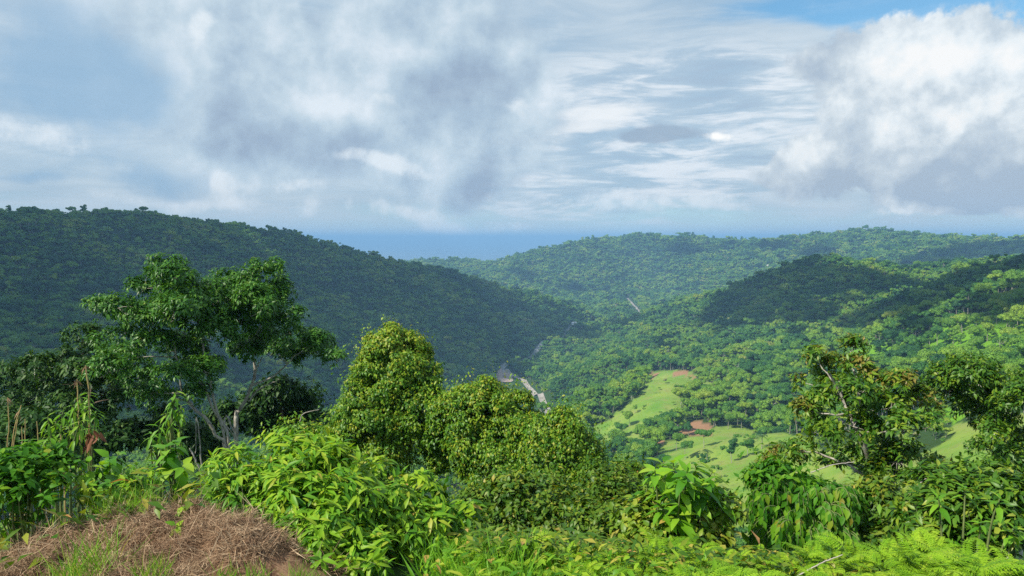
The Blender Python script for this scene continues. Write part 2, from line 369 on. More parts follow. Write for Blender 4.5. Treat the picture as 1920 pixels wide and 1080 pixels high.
# ------------------------------------------------------------------ materials
def base_mat(name):
    m = bpy.data.materials.new(name); m.use_nodes = True
    t = NT(m.node_tree); t.n.clear()
    return m, t, t.new('ShaderNodeOutputMaterial')
def leaf_mat(name, cols, transl=0.35, rough=0.45, spec=0.4, tint=(1.25, 1.15, 0.45), place=0.0, each=0.0):
    m, t, out = base_mat(name)
    at = t.new('ShaderNodeAttribute', attribute_name='rnd').outputs['Fac']
    oi = t.new('ShaderNodeObjectInfo')
    x = t.math('ADD', t.math('MAXIMUM', at, 0.0), t.math('MULTIPLY', t.math('LESS_THAN', at, -0.5), t.math('MULTIPLY', oi.outputs['Random'], 0.97)))
    if place:
        pn = t.noise(oi.outputs['Location'], 0.012, 5, 0.65)
        x = t.math('ADD', t.math('MULTIPLY', oi.outputs['Random'], 1-place), t.math('MULTIPLY', t.step(pn, 0.3, 0.7), place))
        x = t.math('ADD', t.math('MULTIPLY_ADD', x, 0.86, 0.05), t.math('MULTIPLY', at, 0.14))
    if each: x = t.math('ADD', t.math('MULTIPLY', at, 1-each), t.math('MULTIPLY', oi.outputs['Random'], each))
    col = t.ramp(x, [(p, c) for p, c in cols])
    bs = t.new('ShaderNodeBsdfPrincipled')
    t.l.new(col, bs.inputs['Base Color']); bs.inputs['Roughness'].default_value = rough; bs.inputs['Specular IOR Level'].default_value = spec
    tr = t.new('ShaderNodeBsdfTranslucent')
    mu = t.new('ShaderNodeMix', data_type='RGBA', blend_type='MULTIPLY'); mu.inputs[0].default_value = 1
    t.l.new(col, mu.inputs[6]); mu.inputs[7].default_value = (*tint, 1); t.l.new(mu.outputs[2], tr.inputs[0])
    mx = t.new('ShaderNodeMixShader'); mx.inputs[0].default_value = transl
    t.l.new(bs.outputs[0], mx.inputs[1]); t.l.new(tr.outputs[0], mx.inputs[2]); t.l.new(mx.outputs[0], out.inputs[0])
    return m
def bark_mat(name, c0, c1, scale=18.0, stretch=0.35):
    m, t, out = base_mat(name)
    co = t.new('ShaderNodeTexCoord').outputs['Object']
    v = t.vmath('MULTIPLY', co, (1, 1, stretch))
    a = t.noise(v, scale, 5, 0.65); b = t.noise(co, scale*0.22, 3, 0.5)
    x = t.math('ADD', t.math('MULTIPLY', a, 0.6), t.math('MULTIPLY', b, 0.4))
    col = t.mix(t.step(x, 0.35, 0.62), c0, c1)
    bs = t.new('ShaderNodeBsdfPrincipled'); t.l.new(col, bs.inputs['Base Color']); bs.inputs['Roughness'].default_value = 0.85
    bp = t.new('ShaderNodeBump'); bp.inputs['Strength'].default_value = 0.4; bp.inputs['Distance'].default_value = 0.01
    t.l.new(a, bp.inputs['Height']); t.l.new(bp.outputs[0], bs.inputs['Normal'])
    t.l.new(bs.outputs[0], out.inputs[0]); return m
M = {}
M['pale_bark'] = bark_mat('pale_bark', (0.17, 0.15, 0.125), (0.44, 0.41, 0.36))
M['white_bark'] = bark_mat('white_bark', (0.30, 0.28, 0.25), (0.62, 0.60, 0.55))
M['brown_bark'] = bark_mat('brown_bark', (0.08, 0.055, 0.035), (0.20, 0.15, 0.10))
M['dry_stalk'] = bark_mat('dry_stalk', (0.28, 0.20, 0.07), (0.45, 0.34, 0.14))
M['dry_wood'] = bark_mat('dry_wood', (0.30, 0.22, 0.13), (0.48, 0.38, 0.26))
M['grey_wood'] = bark_mat('grey_wood', (0.22, 0.20, 0.17), (0.40, 0.37, 0.33))
M['green_stem'] = bark_mat('green_stem', (0.07, 0.11, 0.03), (0.16, 0.20, 0.06))
M['tall_leaf'] = leaf_mat('tall_leaf', [(0, (0.025, 0.10, 0.012)), (0.5, (0.06, 0.19, 0.020)), (0.9, (0.125, 0.26, 0.028)), (1, (0.24, 0.30, 0.04))], 0.30, 0.42, 0.35)
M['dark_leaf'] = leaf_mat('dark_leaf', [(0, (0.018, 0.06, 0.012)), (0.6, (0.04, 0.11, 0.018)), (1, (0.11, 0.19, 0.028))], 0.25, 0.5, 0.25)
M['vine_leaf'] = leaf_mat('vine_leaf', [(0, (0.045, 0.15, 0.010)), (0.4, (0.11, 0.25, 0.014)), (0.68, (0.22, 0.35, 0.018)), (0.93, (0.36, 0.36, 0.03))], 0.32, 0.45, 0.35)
M['bright_leaf'] = leaf_mat('bright_leaf', [(0, (0.06, 0.20, 0.012)), (0.35, (0.17, 0.37, 0.018)), (0.82, (0.33, 0.49, 0.028)), (0.95, (0.40, 0.42, 0.05)), (1, (0.48, 0.28, 0.08))], 0.40, 0.45, 0.3)
M['big_leaf'] = leaf_mat('big_leaf', [(0, (0.07, 0.23, 0.012)), (0.5, (0.18, 0.40, 0.02)), (1, (0.36, 0.52, 0.04))], 0.42, 0.4, 0.35)
M['round_leaf'] = leaf_mat('round_leaf', [(0, (0.07, 0.17, 0.012)), (0.5, (0.18, 0.29, 0.020)), (0.88, (0.36, 0.40, 0.05)), (0.96, (0.46, 0.35, 0.08)), (1, (0.45, 0.18, 0.06))], 0.35, 0.42, 0.35)
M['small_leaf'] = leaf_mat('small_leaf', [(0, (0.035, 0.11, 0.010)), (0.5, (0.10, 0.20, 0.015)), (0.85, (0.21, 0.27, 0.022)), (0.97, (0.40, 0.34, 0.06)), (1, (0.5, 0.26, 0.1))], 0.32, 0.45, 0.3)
M['droop_leaf'] = leaf_mat('droop_leaf', [(0, (0.035, 0.14, 0.010)), (0.55, (0.09, 0.27, 0.015)), (0.92, (0.19, 0.35, 0.02)), (1, (0.26, 0.22, 0.03))], 0.42, 0.5, 0.2)
M['rust_leaf'] = leaf_mat('rust_leaf', [(0, (0.07, 0.15, 0.012)), (0.45, (0.16, 0.19, 0.018)), (0.8, (0.23, 0.185, 0.03)), (1, (0.33, 0.25, 0.08))], 0.3, 0.45, 0.4)
M['olive_leaf'] = leaf_mat('olive_leaf', [(0, (0.032, 0.11, 0.010)), (0.5, (0.09, 0.21, 0.015)), (0.85, (0.20, 0.30, 0.02)), (1, (0.34, 0.38, 0.05))], 0.34, 0.42, 0.35)
M['fern_leaf'] = leaf_mat('fern_leaf', [(0, (0.09, 0.23, 0.010)), (0.45, (0.21, 0.40, 0.016)), (0.9, (0.38, 0.54, 0.035)), (1, (0.46, 0.44, 0.08))], 0.36, 0.5, 0.25, each=0.6)
M['grass_leaf'] = leaf_mat('grass_leaf', [(0, (0.09, 0.27, 0.015)), (0.6, (0.20, 0.42, 0.03)), (0.93, (0.34, 0.44, 0.07)), (1, (0.48, 0.42, 0.16))], 0.38, 0.5, 0.25)
M['palmate_leaf'] = leaf_mat('palmate_leaf', [(0, (0.10, 0.27, 0.02)), (0.6, (0.19, 0.40, 0.03)), (1, (0.30, 0.45, 0.05))], 0.4, 0.45, 0.35)
M['straw'] = leaf_mat('straw', [(0, (0.15, 0.085, 0.052)), (0.4, (0.34, 0.22, 0.135)), (0.8, (0.51, 0.38, 0.25)), (1, (0.63, 0.53, 0.35))], 0.15, 0.7, 0.15, (1, 1, 1))
M['red_leaf'] = leaf_mat('red_leaf', [(0, (0.16, 0.06, 0.035)), (1, (0.30, 0.13, 0.07))], 0.3, 0.6, 0.2, (1, 1, 1))
FCOL = [(0, (0.008, 0.048, 0.028)), (0.24, (0.018, 0.085, 0.030)), (0.45, (0.065, 0.20, 0.026)), (0.68, (0.17, 0.33, 0.026)), (0.88, (0.28, 0.39, 0.038)), (0.95, (0.28, 0.30, 0.07)), (1, (0.34, 0.33, 0.24))]  # dark end pushed to teal: blue of the hazy, shaded hills put into leaf colour
M['forest_leaf'] = leaf_mat('forest_leaf', FCOL, 0.25, 0.55, 0.3, place=0.55)
M['lime_scrub'] = leaf_mat('lime_scrub', [(0, (0.09, 0.24, 0.012)), (1, (0.20, 0.38, 0.02))], 0.3, 0.55, 0.3, place=0.3)
M['palm_leaf'] = leaf_mat('palm_leaf', [(0, (0.035, 0.10, 0.015)), (1, (0.09, 0.17, 0.03))], 0.25, 0.4, 0.5)
def ground_mat():
    m, t, out = base_mat('ground_cover')
    co = t.new('ShaderNodeTexCoord').outputs['Object']
    def at(n): return t.new('ShaderNodeAttribute', attribute_name=n).outputs['Fac']
    n1 = t.noise(co, 0.05, 5, 0.6); n2 = t.noise(co, 0.6, 5, 0.65); n3 = t.noise(co, 9.0, 5, 0.7); n4 = t.noise(co, 60.0, 3, 0.6)
    forest = t.mix(n2, (0.02, 0.05, 0.012), (0.045, 0.085, 0.02))
    grass = t.mix(t.step(n1, 0.3, 0.7), (0.11, 0.23, 0.028), (0.21, 0.29, 0.05))
    grass = t.mix(t.math('MULTIPLY', t.step(t.noise(co, 0.11, 6, 0.7), 0.45, 0.68), 0.65), grass, (0.25, 0.23, 0.085))
    grass = t.mix(t.math('MULTIPLY', t.step(t.noise(co, 0.22, 4, 0.7), 0.52, 0.68), 0.6), grass, (0.055, 0.15, 0.018))
    lime = t.mix(n2, (0.09, 0.23, 0.012), (0.17, 0.34, 0.018))
    soil = t.mix(n2, (0.22, 0.115, 0.065), (0.36, 0.215, 0.125))
    dirt = t.mix(t.step(n3, 0.35, 0.65), (0.085, 0.045, 0.028), (0.22, 0.13, 0.08))
    dirt = t.mix(t.math('MULTIPLY', t.step(n4, 0.5, 0.7), 0.5), dirt, (0.34, 0.25, 0.15))
    col = t.mix(at('pasture'), forest, grass); col = t.mix(at('lime'), col, lime)
    col = t.mix(at('soil'), col, soil); col = t.mix(at('dry'), col, dirt)
    bs = t.new('ShaderNodeBsdfPrincipled'); t.l.new(col, bs.inputs['Base Color']); bs.inputs['Roughness'].default_value = 0.95; bs.inputs['Specular IOR Level'].default_value = 0.1
    bp = t.new('ShaderNodeBump'); bp.inputs['Strength'].default_value = 0.6; bp.inputs['Distance'].default_value = 0.05
    t.l.new(n3, bp.inputs['Height']); t.l.new(bp.outputs[0], bs.inputs['Normal'])
    t.l.new(bs.outputs[0], out.inputs[0]); return m
def plain_mat(name, c0, c1, scale=1.0, rough=0.8, spec=0.2):
    m, t, out = base_mat(name)
    co = t.new('ShaderNodeTexCoord').outputs['Object']
    col = t.mix(t.step(t.noise(co, scale, 5, 0.65), 0.35, 0.65), c0, c1)
    bs = t.new('ShaderNodeBsdfPrincipled'); t.l.new(col, bs.inputs['Base Color']); bs.inputs['Roughness'].default_value = rough; bs.inputs['Specular IOR Level'].default_value = spec
    t.l.new(bs.outputs[0], out.inputs[0]); return m
M['ground'] = ground_mat()
M['gravel'] = plain_mat('river_gravel', (0.30, 0.21, 0.17), (0.48, 0.37, 0.31), 0.12, 0.95)
M['river'] = plain_mat('river_water', (0.16, 0.18, 0.18), (0.30, 0.31, 0.30), 0.05, 0.25, 0.5)
M['road'] = plain_mat('road_surface', (0.24, 0.215, 0.19), (0.38, 0.345, 0.31), 0.2, 0.95)
M['sea'] = plain_mat('sea_water', (0.10, 0.17, 0.24), (0.13, 0.20, 0.26), 0.0005, 0.25, 0.5)
M['cloud'] = plain_mat('cloud_white', (0.85, 0.86, 0.88), (0.9, 0.9, 0.9), 0.01, 1.0, 0.0)
M['house_wall'] = plain_mat('house_wall', (0.70, 0.68, 0.63), (0.80, 0.78, 0.74), 0.5)
M['house_roof'] = plain_mat('house_roof', (0.55, 0.56, 0.57), (0.72, 0.72, 0.72), 0.3, 0.5)

# ------------------------------------------------------------------ object helpers
def link(name, me, parent=None, loc=None):
    o = bpy.data.objects.new(name, me); COL.objects.link(o)
    if parent is not None: o.parent = parent
    if loc is not None: o.location = loc
    return o
def tag(o, label=None, cat=None, group=None, kind=None):
    if label: o['label'] = label
    if cat: o['category'] = cat
    if group: o['group'] = group
    if kind: o['kind'] = kind
    return o
def thing(name, loc, label, cat, group=None):
    o = link(name, None, None, Vector(loc)); o.empty_display_size = 0.2
    return tag(o, label, cat, group)

# ------------------------------------------------------------------ ground sheet
def build_ground():
    az = np.concatenate([np.linspace(-180, -44, 34)[:-1], np.linspace(-44, 44, 470), np.linspace(44, 180, 34)[1:]])
    az = np.radians(az)[:-1] if False else np.radians(az[:-1])
    rr = np.concatenate([np.linspace(0.6, 12, 150), np.geomspace(12.2, 4400, 430)])
    A_, D_ = np.meshgrid(az, rr); x = D_*np.sin(A_); y = D_*np.cos(A_); z = H(x, y)
    na, nr = len(az), len(rr)
    V = np.stack([x, y, z], -1).reshape(-1, 3)
    i = np.arange(nr-1)[:, None]*na; j = np.arange(na)[None]; j2 = (j+1) % na
    F = np.stack([i+j, i+j2, i+na+j2, i+na+j], -1).reshape(-1, 4)
    g = Geo(); g.add(V, F)
    cen = len(V); g.add([[0, 0, float(H(np.array([0.]), np.array([0.]))[0])]], np.zeros((0, 3), int))
    g.f.append(np.stack([np.full(na, cen), np.roll(np.arange(na), -1), np.arange(na)], -1))
    me = g.mesh('ground', M['ground'], smooth=True)
    xx, yy = np.append(V[:, 0], 0), np.append(V[:, 1], 0); dd = np.hypot(xx, yy)
    jx = xx + (fbm(xx/14, yy/14, 31, 4)-0.5)*22*sm(60, 300, dd); jy = yy + (fbm(xx/14, yy/14, 37, 4)-0.5)*22*sm(60, 300, dd)
    def attr(n, val):
        a = me.attributes.new(n, 'FLOAT', 'POINT'); a.data.foreach_set('value', val.astype(np.float32))
    def polys(ps):
        r = np.zeros(len(xx))
        for p in ps: r[inpoly(jx, jy, p)] = 1
        return r
    attr('pasture', polys(PAST)); attr('lime', polys(LIME)); attr('soil', polys(SOIL))
    attr('dry', sm(9, 6.8, dd + (fbm(xx, yy, 41, 3)-0.5)*1.5)*sm(-0.9, -1.7, xx))
    o = link('ground', me); tag(o, kind='structure'); return o
build_ground()

def ribbon(name, pl, width, mat, lift, seg=6.0, wob=0.0):
    pts = [pl[0]]
    for a, b in zip(pl[:-1], pl[1:]):
        n = max(1, int(np.hypot(*(b-a))/seg))
        for k in range(1, n+1): pts.append(a+(b-a)*k/n)
    pts = np.array(pts)
    for _ in range(6): pts[1:-1] = (pts[:-2]+2*pts[1:-1]+pts[2:])/4
    tg = unit(np.gradient(pts, axis=0)); nn = np.stack([-tg[:, 1], tg[:, 0]], 1)
    w = width*(1+wob*(fbm(pts[:, 0]/25, pts[:, 1]/25, 4, 2)-0.5)*2)
    cols = np.linspace(-0.5, 0.5, 5)
    V = []
    for c_ in cols:
        q = pts+nn*(w*c_)[:, None]; V.append(np.column_stack([q, H(q[:, 0], q[:, 1])+lift]))
    V = np.stack(V, 1); n = len(pts)
    V[:, :, 2] = np.maximum(V[:, :, 2], V[:, 1:4, 2].mean(1, keepdims=True))
    F = [[i*5+j, i*5+j+1, i*5+j+6, i*5+j+5] for i in range(n-1) for j in range(4)]
    g = Geo(); g.add(V.reshape(-1, 3), np.array(F))
    return tag(link(name, g.mesh(name, mat, True)), kind='structure')
ribbon('river', RIVER, 9, M['river'], 0.5, wob=0.3)
ribbon('road', ROAD, 7, M['road'], 0.9)
ribbon('road', ROAD2, 6, M['road'], 0.8)
def gravel_bar():
    g = Geo(); c_ = GRAVEL.mean(0); n = 48; rings = 8; V = []
    m = len(GRAVEL); out = []
    for k in range(n):
        u = k/n*m; i = int(u) % m; f = u-int(u); out.append(GRAVEL[i]*(1-f)+GRAVEL[(i+1) % m]*f)
    out = np.array(out)
    for _ in range(2): out = (np.roll(out, 1, 0)+2*out+np.roll(out, -1, 0))/4
    for k in range(1, rings+1):
        q = c_+(out-c_)*k/rings; V.append(np.column_stack([q, H(q[:, 0], q[:, 1])+1.3-0.7*(k/rings)**4+(fbm(q[:, 0]/6, q[:, 1]/6, 6, 2)-0.5)*0.5]))
    V = np.concatenate(V); F = [[(r*n)+j, (r*n)+(j+1) % n, (r+1)*n+(j+1) % n, (r+1)*n+j] for r in range(rings-1) for j in range(n)]
    g.add(V, np.array(F)); g.f.append(np.array([[j, (j+1) % n, (j+2) % n] for j in range(0, 1)]))
    cen = len(V); g.add([[c_[0], c_[1], float(H(c_[:1], c_[1:])[0])+1.3]], np.zeros((0, 3), int))
    g.f[-2] = np.array([[cen, j, (j+1) % n] for j in range(n)])
    tag(link('river_bank', g.mesh('river_bank', M['gravel'], True)), kind='structure')
gravel_bar()
def sea():
    g = Geo(); rr = [0, 3000, 9000, 30000, 90000]; n = 48; V = []
    for r_ in rr[1:]:
        for k in range(n): V.append([r_*math.sin(k*2*math.pi/n), r_*math.cos(k*2*math.pi/n), -215])
    F = [[i*n+k, i*n+(k+1) % n, (i+1)*n+(k+1) % n, (i+1)*n+k] for i in range(3) for k in range(n)]
    g.add(V, np.array(F)); tag(link('sea', g.mesh('sea', M['sea'])), kind='structure')
sea()

# ------------------------------------------------------------------ forest trees
def ico(sub=1):
    import bmesh
    bm = bmesh.new(); bmesh.ops.create_icosphere(bm, subdivisions=sub, radius=1.0)
    V = np.array([v.co[:] for v in bm.verts]); F = np.array([[v.index for v in f.verts] for f in bm.faces]); bm.free(); return V, F
ICO = ico(1); ICO2 = ico(2)
def crown_geo(kind, dens=1.0):
    """a broadleaf crown of uneven lobes covered in leaf clumps, about 14 m tall tree, z from the ground"""
    g = Geo()
    if kind == 'dome': bl = [(rng.normal(0, 2.1), rng.normal(0, 2.1), 9.3+rng.uniform(-1.8, 1.8), rng.uniform(1.5, 2.5)) for _ in range(11)] + [(0, 0, 9.5, 3.0)]
    elif kind == 'wide': bl = [(rng.normal(0, 2.5), rng.normal(0, 2.5), 10.2+rng.uniform(-1.5, 1.3), rng.uniform(1.4, 2.3)) for _ in range(14)] + [(0, 0, 10.6, 2.2)]
    elif kind == 'umbrella': bl = [(rng.normal(0, 2.8), rng.normal(0, 2.8), 12.0+rng.uniform(-.8, .8), rng.uniform(1.3, 2.0)) for _ in range(14)] + [(0, 0, 12.0, 2.2)]
    elif kind == 'tall': bl = [(rng.normal(0, 1.2), rng.normal(0, 1.2), rng.uniform(5, 13.5), rng.uniform(1.2, 1.9)) for _ in range(11)] + [(0, 0, 9, 2.0), (0, 0, 11, 1.8)]
    elif kind == 'loose': bl = [(rng.normal(0, 2.5), rng.normal(0, 2.5), rng.uniform(7.5, 12.5), rng.uniform(1.0, 1.7)) for _ in range(12)]
    else: bl = [(rng.normal(0, 2.0), rng.normal(0, 2.0), rng.uniform(1.0, 3.0), rng.uniform(1.1, 1.9)) for _ in range(10)]
    for (x, y, z, r) in bl:
        c_ = np.array([x, y, z]); V, F = ICO
        if True:
            bump = 0.80+0.22*rng.random((len(V), 1)); g.add(c_+V*bump*r*np.array([1, 1, 0.82]), F, rng.random())
        n = int(85*dens*r*r/3); u = rdir(n); u[:, 2] = np.where(u[:, 2] < -0.5, -u[:, 2], u[:, 2])
        p = c_ + u*r*np.array([1, 1, 0.85])*rng.uniform(0.84, 1.04, (n, 1))
        d = unit(u*0.3+rdir(n)*0.9+np.array([0, 0, -0.25])); nn = unit(u+np.array([0, 0, 0.6])+rdir(n)*0.4)
        s = rng.uniform(0.4, 0.85, n)/math.sqrt(dens)*1.0
        leaves(g, p-d*s[:, None]*0.5, d, nn, s, s*0.75, 0.3, 0.25, 2, np.clip(rng.random()+rng.normal(0, 0.25, n), 0, 1))
    return g, bl
def trunk_geo(bl, h=None, rad=0.24):
    g = Geo(); top = h or max(b[2] for b in bl)-1.0
    lean = rng.normal(0, 0.5, 2)
    path = smooth_path([[0, 0, -1.0], [lean[0]*.3, lean[1]*.3, top*0.35], [lean[0], lean[1], top*0.75], [lean[0]*.7, lean[1]*.7, top]], 9)
    tube(g, path, np.linspace(rad, rad*0.35, 9), 6)
    for b in bl[:6]:
        s = path[5]; e = np.array(b[:3]); tube(g, smooth_path([s, (s+e)/2+[0, 0, -0.5], e], 5), np.linspace(rad*0.45, 0.05, 5), 4)
    return g
KINDS = ['dome', 'umbrella', 'dome', 'wide', 'wide', 'tall', 'loose', 'dome']
protos = []
for k, kd in enumerate(KINDS):
    g, bl = crown_geo(kd, 1.7); tg_ = trunk_geo(bl)
    protos.append((g.mesh('crown', M['forest_leaf']), tg_.mesh('trunk', M['pale_bark'], True)))
pcol = bpy.data.collections.new('forest_kinds')
def proto_obj(nm, g, mats, tg_=None):
    """one mesh holding crown and trunk, for the mass of far trees"""
    n0 = sum(len(f) for f in g.f)
    if tg_ is not None:
        for v, f, r_ in zip(tg_.v, tg_.f, tg_.r): pass
        off = 0
        for v, f, r_ in zip(tg_.v, tg_.f, tg_.r): g.add(v, f-off, r_); off += len(v)
    me = g.mesh(nm, mats[0])
    if tg_ is not None:
        me.materials.append(mats[1]); mi = np.zeros(len(me.polygons), np.int32); mi[n0:] = 1; me.polygons.foreach_set('material_index', mi)
    o = bpy.data.objects.new(nm, me); pcol.objects.link(o)
for k, kd in enumerate(['dome', 'umbrella', 'dome', 'wide', 'tall', 'loose', 'wide', 'dome']):
    g, bl = crown_geo(kd, 1.0); proto_obj('kind_%02d' % k, g, (M['forest_leaf'], M['pale_bark']), trunk_geo(bl))
for k in range(3):
    g, bl = crown_geo('bush', 1.4); proto_obj('kind_%02d' % (8+k), g, (M['lime_scrub'],))
for k in range(3):
    g, bl = crown_geo('bush', 1.6); proto_obj('kind_%02d' % (11+k), g, (M['forest_leaf'],))

def scatter(rmin, rmax, sp, half=43):
    hx = rmax*math.sin(R(half)); nx = int(2*hx/sp); ny = int((rmax)/sp)
    gx, gy = np.meshgrid(np.arange(nx)*sp-hx, np.arange(ny)*sp)
    x = gx.ravel()+rng.uniform(-.45, .45, gx.size)*sp; y = gy.ravel()+rng.uniform(-.45, .45, gx.size)*sp
    d = np.hypot(x, y); a = np.abs(np.degrees(np.arctan2(x, y)))
    k = (d >= rmin) & (d < rmax) & (a < half); return x[k], y[k]
xs, ys, ss = [], [], []
for r0, r1, sp, k_ in ((55, 700, 4.6, 0.58), (700, 1300, 4.7, 0.59), (1300, 2000, 5.8, 0.74), (2000, 3700, 8.0, 0.95)):
    x, y = scatter(r0, r1, sp); xs.append(x); ys.append(y); ss.append(np.full(len(x), k_))
fx, fy, fs = map(np.concatenate, (xs, ys, ss)); fz = H(fx, fy)
fd = np.hypot(fx, fy)
def masked(x, y, ps, j=6):
    r = np.zeros(len(x), bool); jx = x+(fbm(x/14, y/14, 31, 4)-0.5)*22; jy = y+(fbm(x/14, y/14, 37, 4)-0.5)*22
    for p in ps: r |= inpoly(jx, jy, p)
    return r
inP = masked(fx, fy, PAST+SOIL+[GRAVEL]); inL = masked(fx, fy, LIME) & (rng.random(len(fx)) < 0.8)
scrub = masked(fx, fy, PAST) & (rng.random(len(fx)) < 0.006+0.13*sm(0.56, 0.72, fbm(fx/22, fy/22, 71, 3)))
inP &= ~scrub
inP |= segdist(fx, fy, RIVER) < 5
inP |= segdist(fx, fy, ROAD) < 9
inP |= segdist(fx, fy, ROAD2) < 7
# open ground on the near side of river bed and roads, only low growth there
lowv = np.zeros(len(fx), bool)
for k in range(1, 12):
    f = 1+0.011*k; lowv |= inpoly(fx*f, fy*f, GRAVEL) | (segdist(fx*f, fy*f, ROAD) < 9) | (segdist(fx*f, fy*f, ROAD2) < 8)
    if k < 6: lowv |= segdist(fx*f, fy*f, np.array([P(1145, 500, 1830)[:2], P(1178, 500, 1890)[:2]])) < 10
# hidden ground: keep only what the eye may meet from about here
def horizon_cull(x, y, z):
    az = np.linspace(-45, 45, 361); dsx = np.geomspace(40, 3700, 420)
    Aa, Dd = np.meshgrid(np.radians(az), dsx); hz = H(Dd*np.sin(Aa), Dd*np.cos(Aa))+3.0
    el = np.maximum.accumulate(np.arctan2(hz-CAMZ, Dd), axis=0)
    ai = np.clip(((np.degrees(np.arctan2(x, y))+45)/0.25).astype(int), 0, 360); di = np.clip(np.searchsorted(dsx, np.hypot(x, y)*0.97)-1, 0, 419)
    return np.arctan2(z+18-CAMZ, np.hypot(x, y)) > el[di, ai]-R(0.25)
vis = horizon_cull(fx, fy, fz)
ok = vis & ~inP & (fz > -212)
# size: near slope below the viewpoint carries only scrub
sc_ = np.clip(rng.lognormal(-0.06, 0.36, len(fx)), 0.38, 2.1)*(0.8+0.4*fbm(fx/70, fy/70, 61, 2))*fs
el_block = (fz+14*sc_-CAMZ)/fd
near = fd < 170
sc_ = np.where(near, sc_*np.clip(0.18+0.5*(fd-55)/150, 0.18, 0.6), sc_)
sc_ = np.where((fd >= 170) & (fd < 300), sc_*0.4, sc_)
kind = rng.choice(8, len(fx), p=[.22, .05, .2, .12, .1, .08, .05, .18])
kind = np.where(near, rng.integers(11, 14, len(fx)), kind)
kind = np.where(inL, rng.integers(8, 11, len(fx)), kind); sc_ = np.where(inL, rng.uniform(0.25, 0.7, len(fx)), sc_)
kind = np.where(lowv & ~inL, rng.integers(11, 14, len(fx)), kind); sc_ = np.where(lowv, np.minimum(sc_*0.5, 0.4), sc_)
kind = np.where(scrub, rng.integers(11, 14, len(fx)), kind); sc_ = np.where(scrub, rng.uniform(0.15, 0.55, len(fx)), sc_)
thin = ~inL | (rng.random(len(fx)) < 0.5)
ok &= thin
idx = np.nonzero(ok)[0]
# the 300 that show largest become trees of their own
size = (sc_*12/fd)
inview = (np.abs(np.degrees(np.arctan2(fx, fy))) < 34)
hzn = np.arctan2(fz+12*sc_-CAMZ, fd)
pxx = 960+FPX*fx/fy; pyy = 447-FPX*(fz+9*sc_-CAMZ)/fy
seen_zone = ((pxx > 1130) & (pxx < 1915) & (pyy < 850)) | ((pxx > 1000) & (pyy < 740))
cand = [i for i in idx if kind[i] < 8 and inview[i] and seen_zone[i] and fd[i] > 170]
cand.sort(key=lambda i: -size[i])
single = cand[:300]; sset = set(single)
for i in single:
    k = int(kind[i]); s = float(sc_[i])
    t_ = thing('forest_tree', (fx[i], fy[i], fz[i]-0.3), 'leafy green tree among the many on the sunlit valley slopes beyond the foreground', 'tree', 'trees on the near valley slopes')
    t_.rotation_euler = (0, 0, float(rng.uniform(0, 6.28))); t_.scale = (s*rng.uniform(.9, 1.15), s*rng.uniform(.9, 1.15), s)
    link('crown', protos[k][0], t_)['kind'] = 'stuff'; link('trunk', protos[k][1], t_)
rest = np.array([i for i in idx if i not in sset])
def instancer(name, pos, kd, rot, scl, label):
    me = bpy.data.meshes.new(name); n = len(pos)
    me.vertices.add(n); me.vertices.foreach_set('co', pos.ravel())
    a = me.attributes.new('kd', 'INT', 'POINT'); a.data.foreach_set('value', kd.astype(np.int32))
    a = me.attributes.new('rot', 'FLOAT_VECTOR', 'POINT'); a.data.foreach_set('vector', rot.astype(np.float32).ravel())
    a = me.attributes.new('scl', 'FLOAT_VECTOR', 'POINT'); a.data.foreach_set('vector', scl.astype(np.float32).ravel())
    o = link(name, me); tag(o, label, kind='stuff')
    ng = bpy.data.node_groups.new(name, 'GeometryNodeTree')
    ng.interface.new_socket('Geometry', in_out='INPUT', socket_type='NodeSocketGeometry'); ng.interface.new_socket('Geometry', in_out='OUTPUT', socket_type='NodeSocketGeometry')
    N = ng.nodes; L = ng.links
    gi = N.new('NodeGroupInput'); go = N.new('NodeGroupOutput'); ip = N.new('GeometryNodeInstanceOnPoints')
    ci = N.new('GeometryNodeCollectionInfo'); ci.inputs['Collection'].default_value = pcol; ci.inputs['Separate Children'].default_value = True; ci.inputs['Reset Children'].default_value = True
    def na(nm, ty):
        x = N.new('GeometryNodeInputNamedAttribute'); x.data_type = ty; x.inputs['Name'].default_value = nm; return x.outputs['Attribute']
    L.new(gi.outputs[0], ip.inputs['Points']); L.new(ci.outputs[0], ip.inputs['Instance']); ip.inputs['Pick Instance'].default_value = True
    L.new(na('kd', 'INT'), ip.inputs['Instance Index'])
    er = N.new('FunctionNodeEulerToRotation'); L.new(na('rot', 'FLOAT_VECTOR'), er.inputs[0]); L.new(er.outputs[0], ip.inputs['Rotation'])
    L.new(na('scl', 'FLOAT_VECTOR'), ip.inputs['Scale']); L.new(ip.outputs[0], go.inputs[0])
    md = o.modifiers.new('scatter', 'NODES'); md.node_group = ng
    return o
rot = np.zeros((len(rest), 3)); rot[:, 2] = rng.uniform(0, 6.28, len(rest)); rot[:, :2] = rng.normal(0, 0.06, (len(rest), 2))
scl = sc_[rest][:, None]*rng.uniform(0.88, 1.15, (len(rest), 3))
instancer('forest', np.column_stack([fx[rest], fy[rest], fz[rest]-0.3]), kind[rest], rot, scl, 'dense rainforest covering the hills and the valley')
print('forest', len(rest), 'single', len(single))

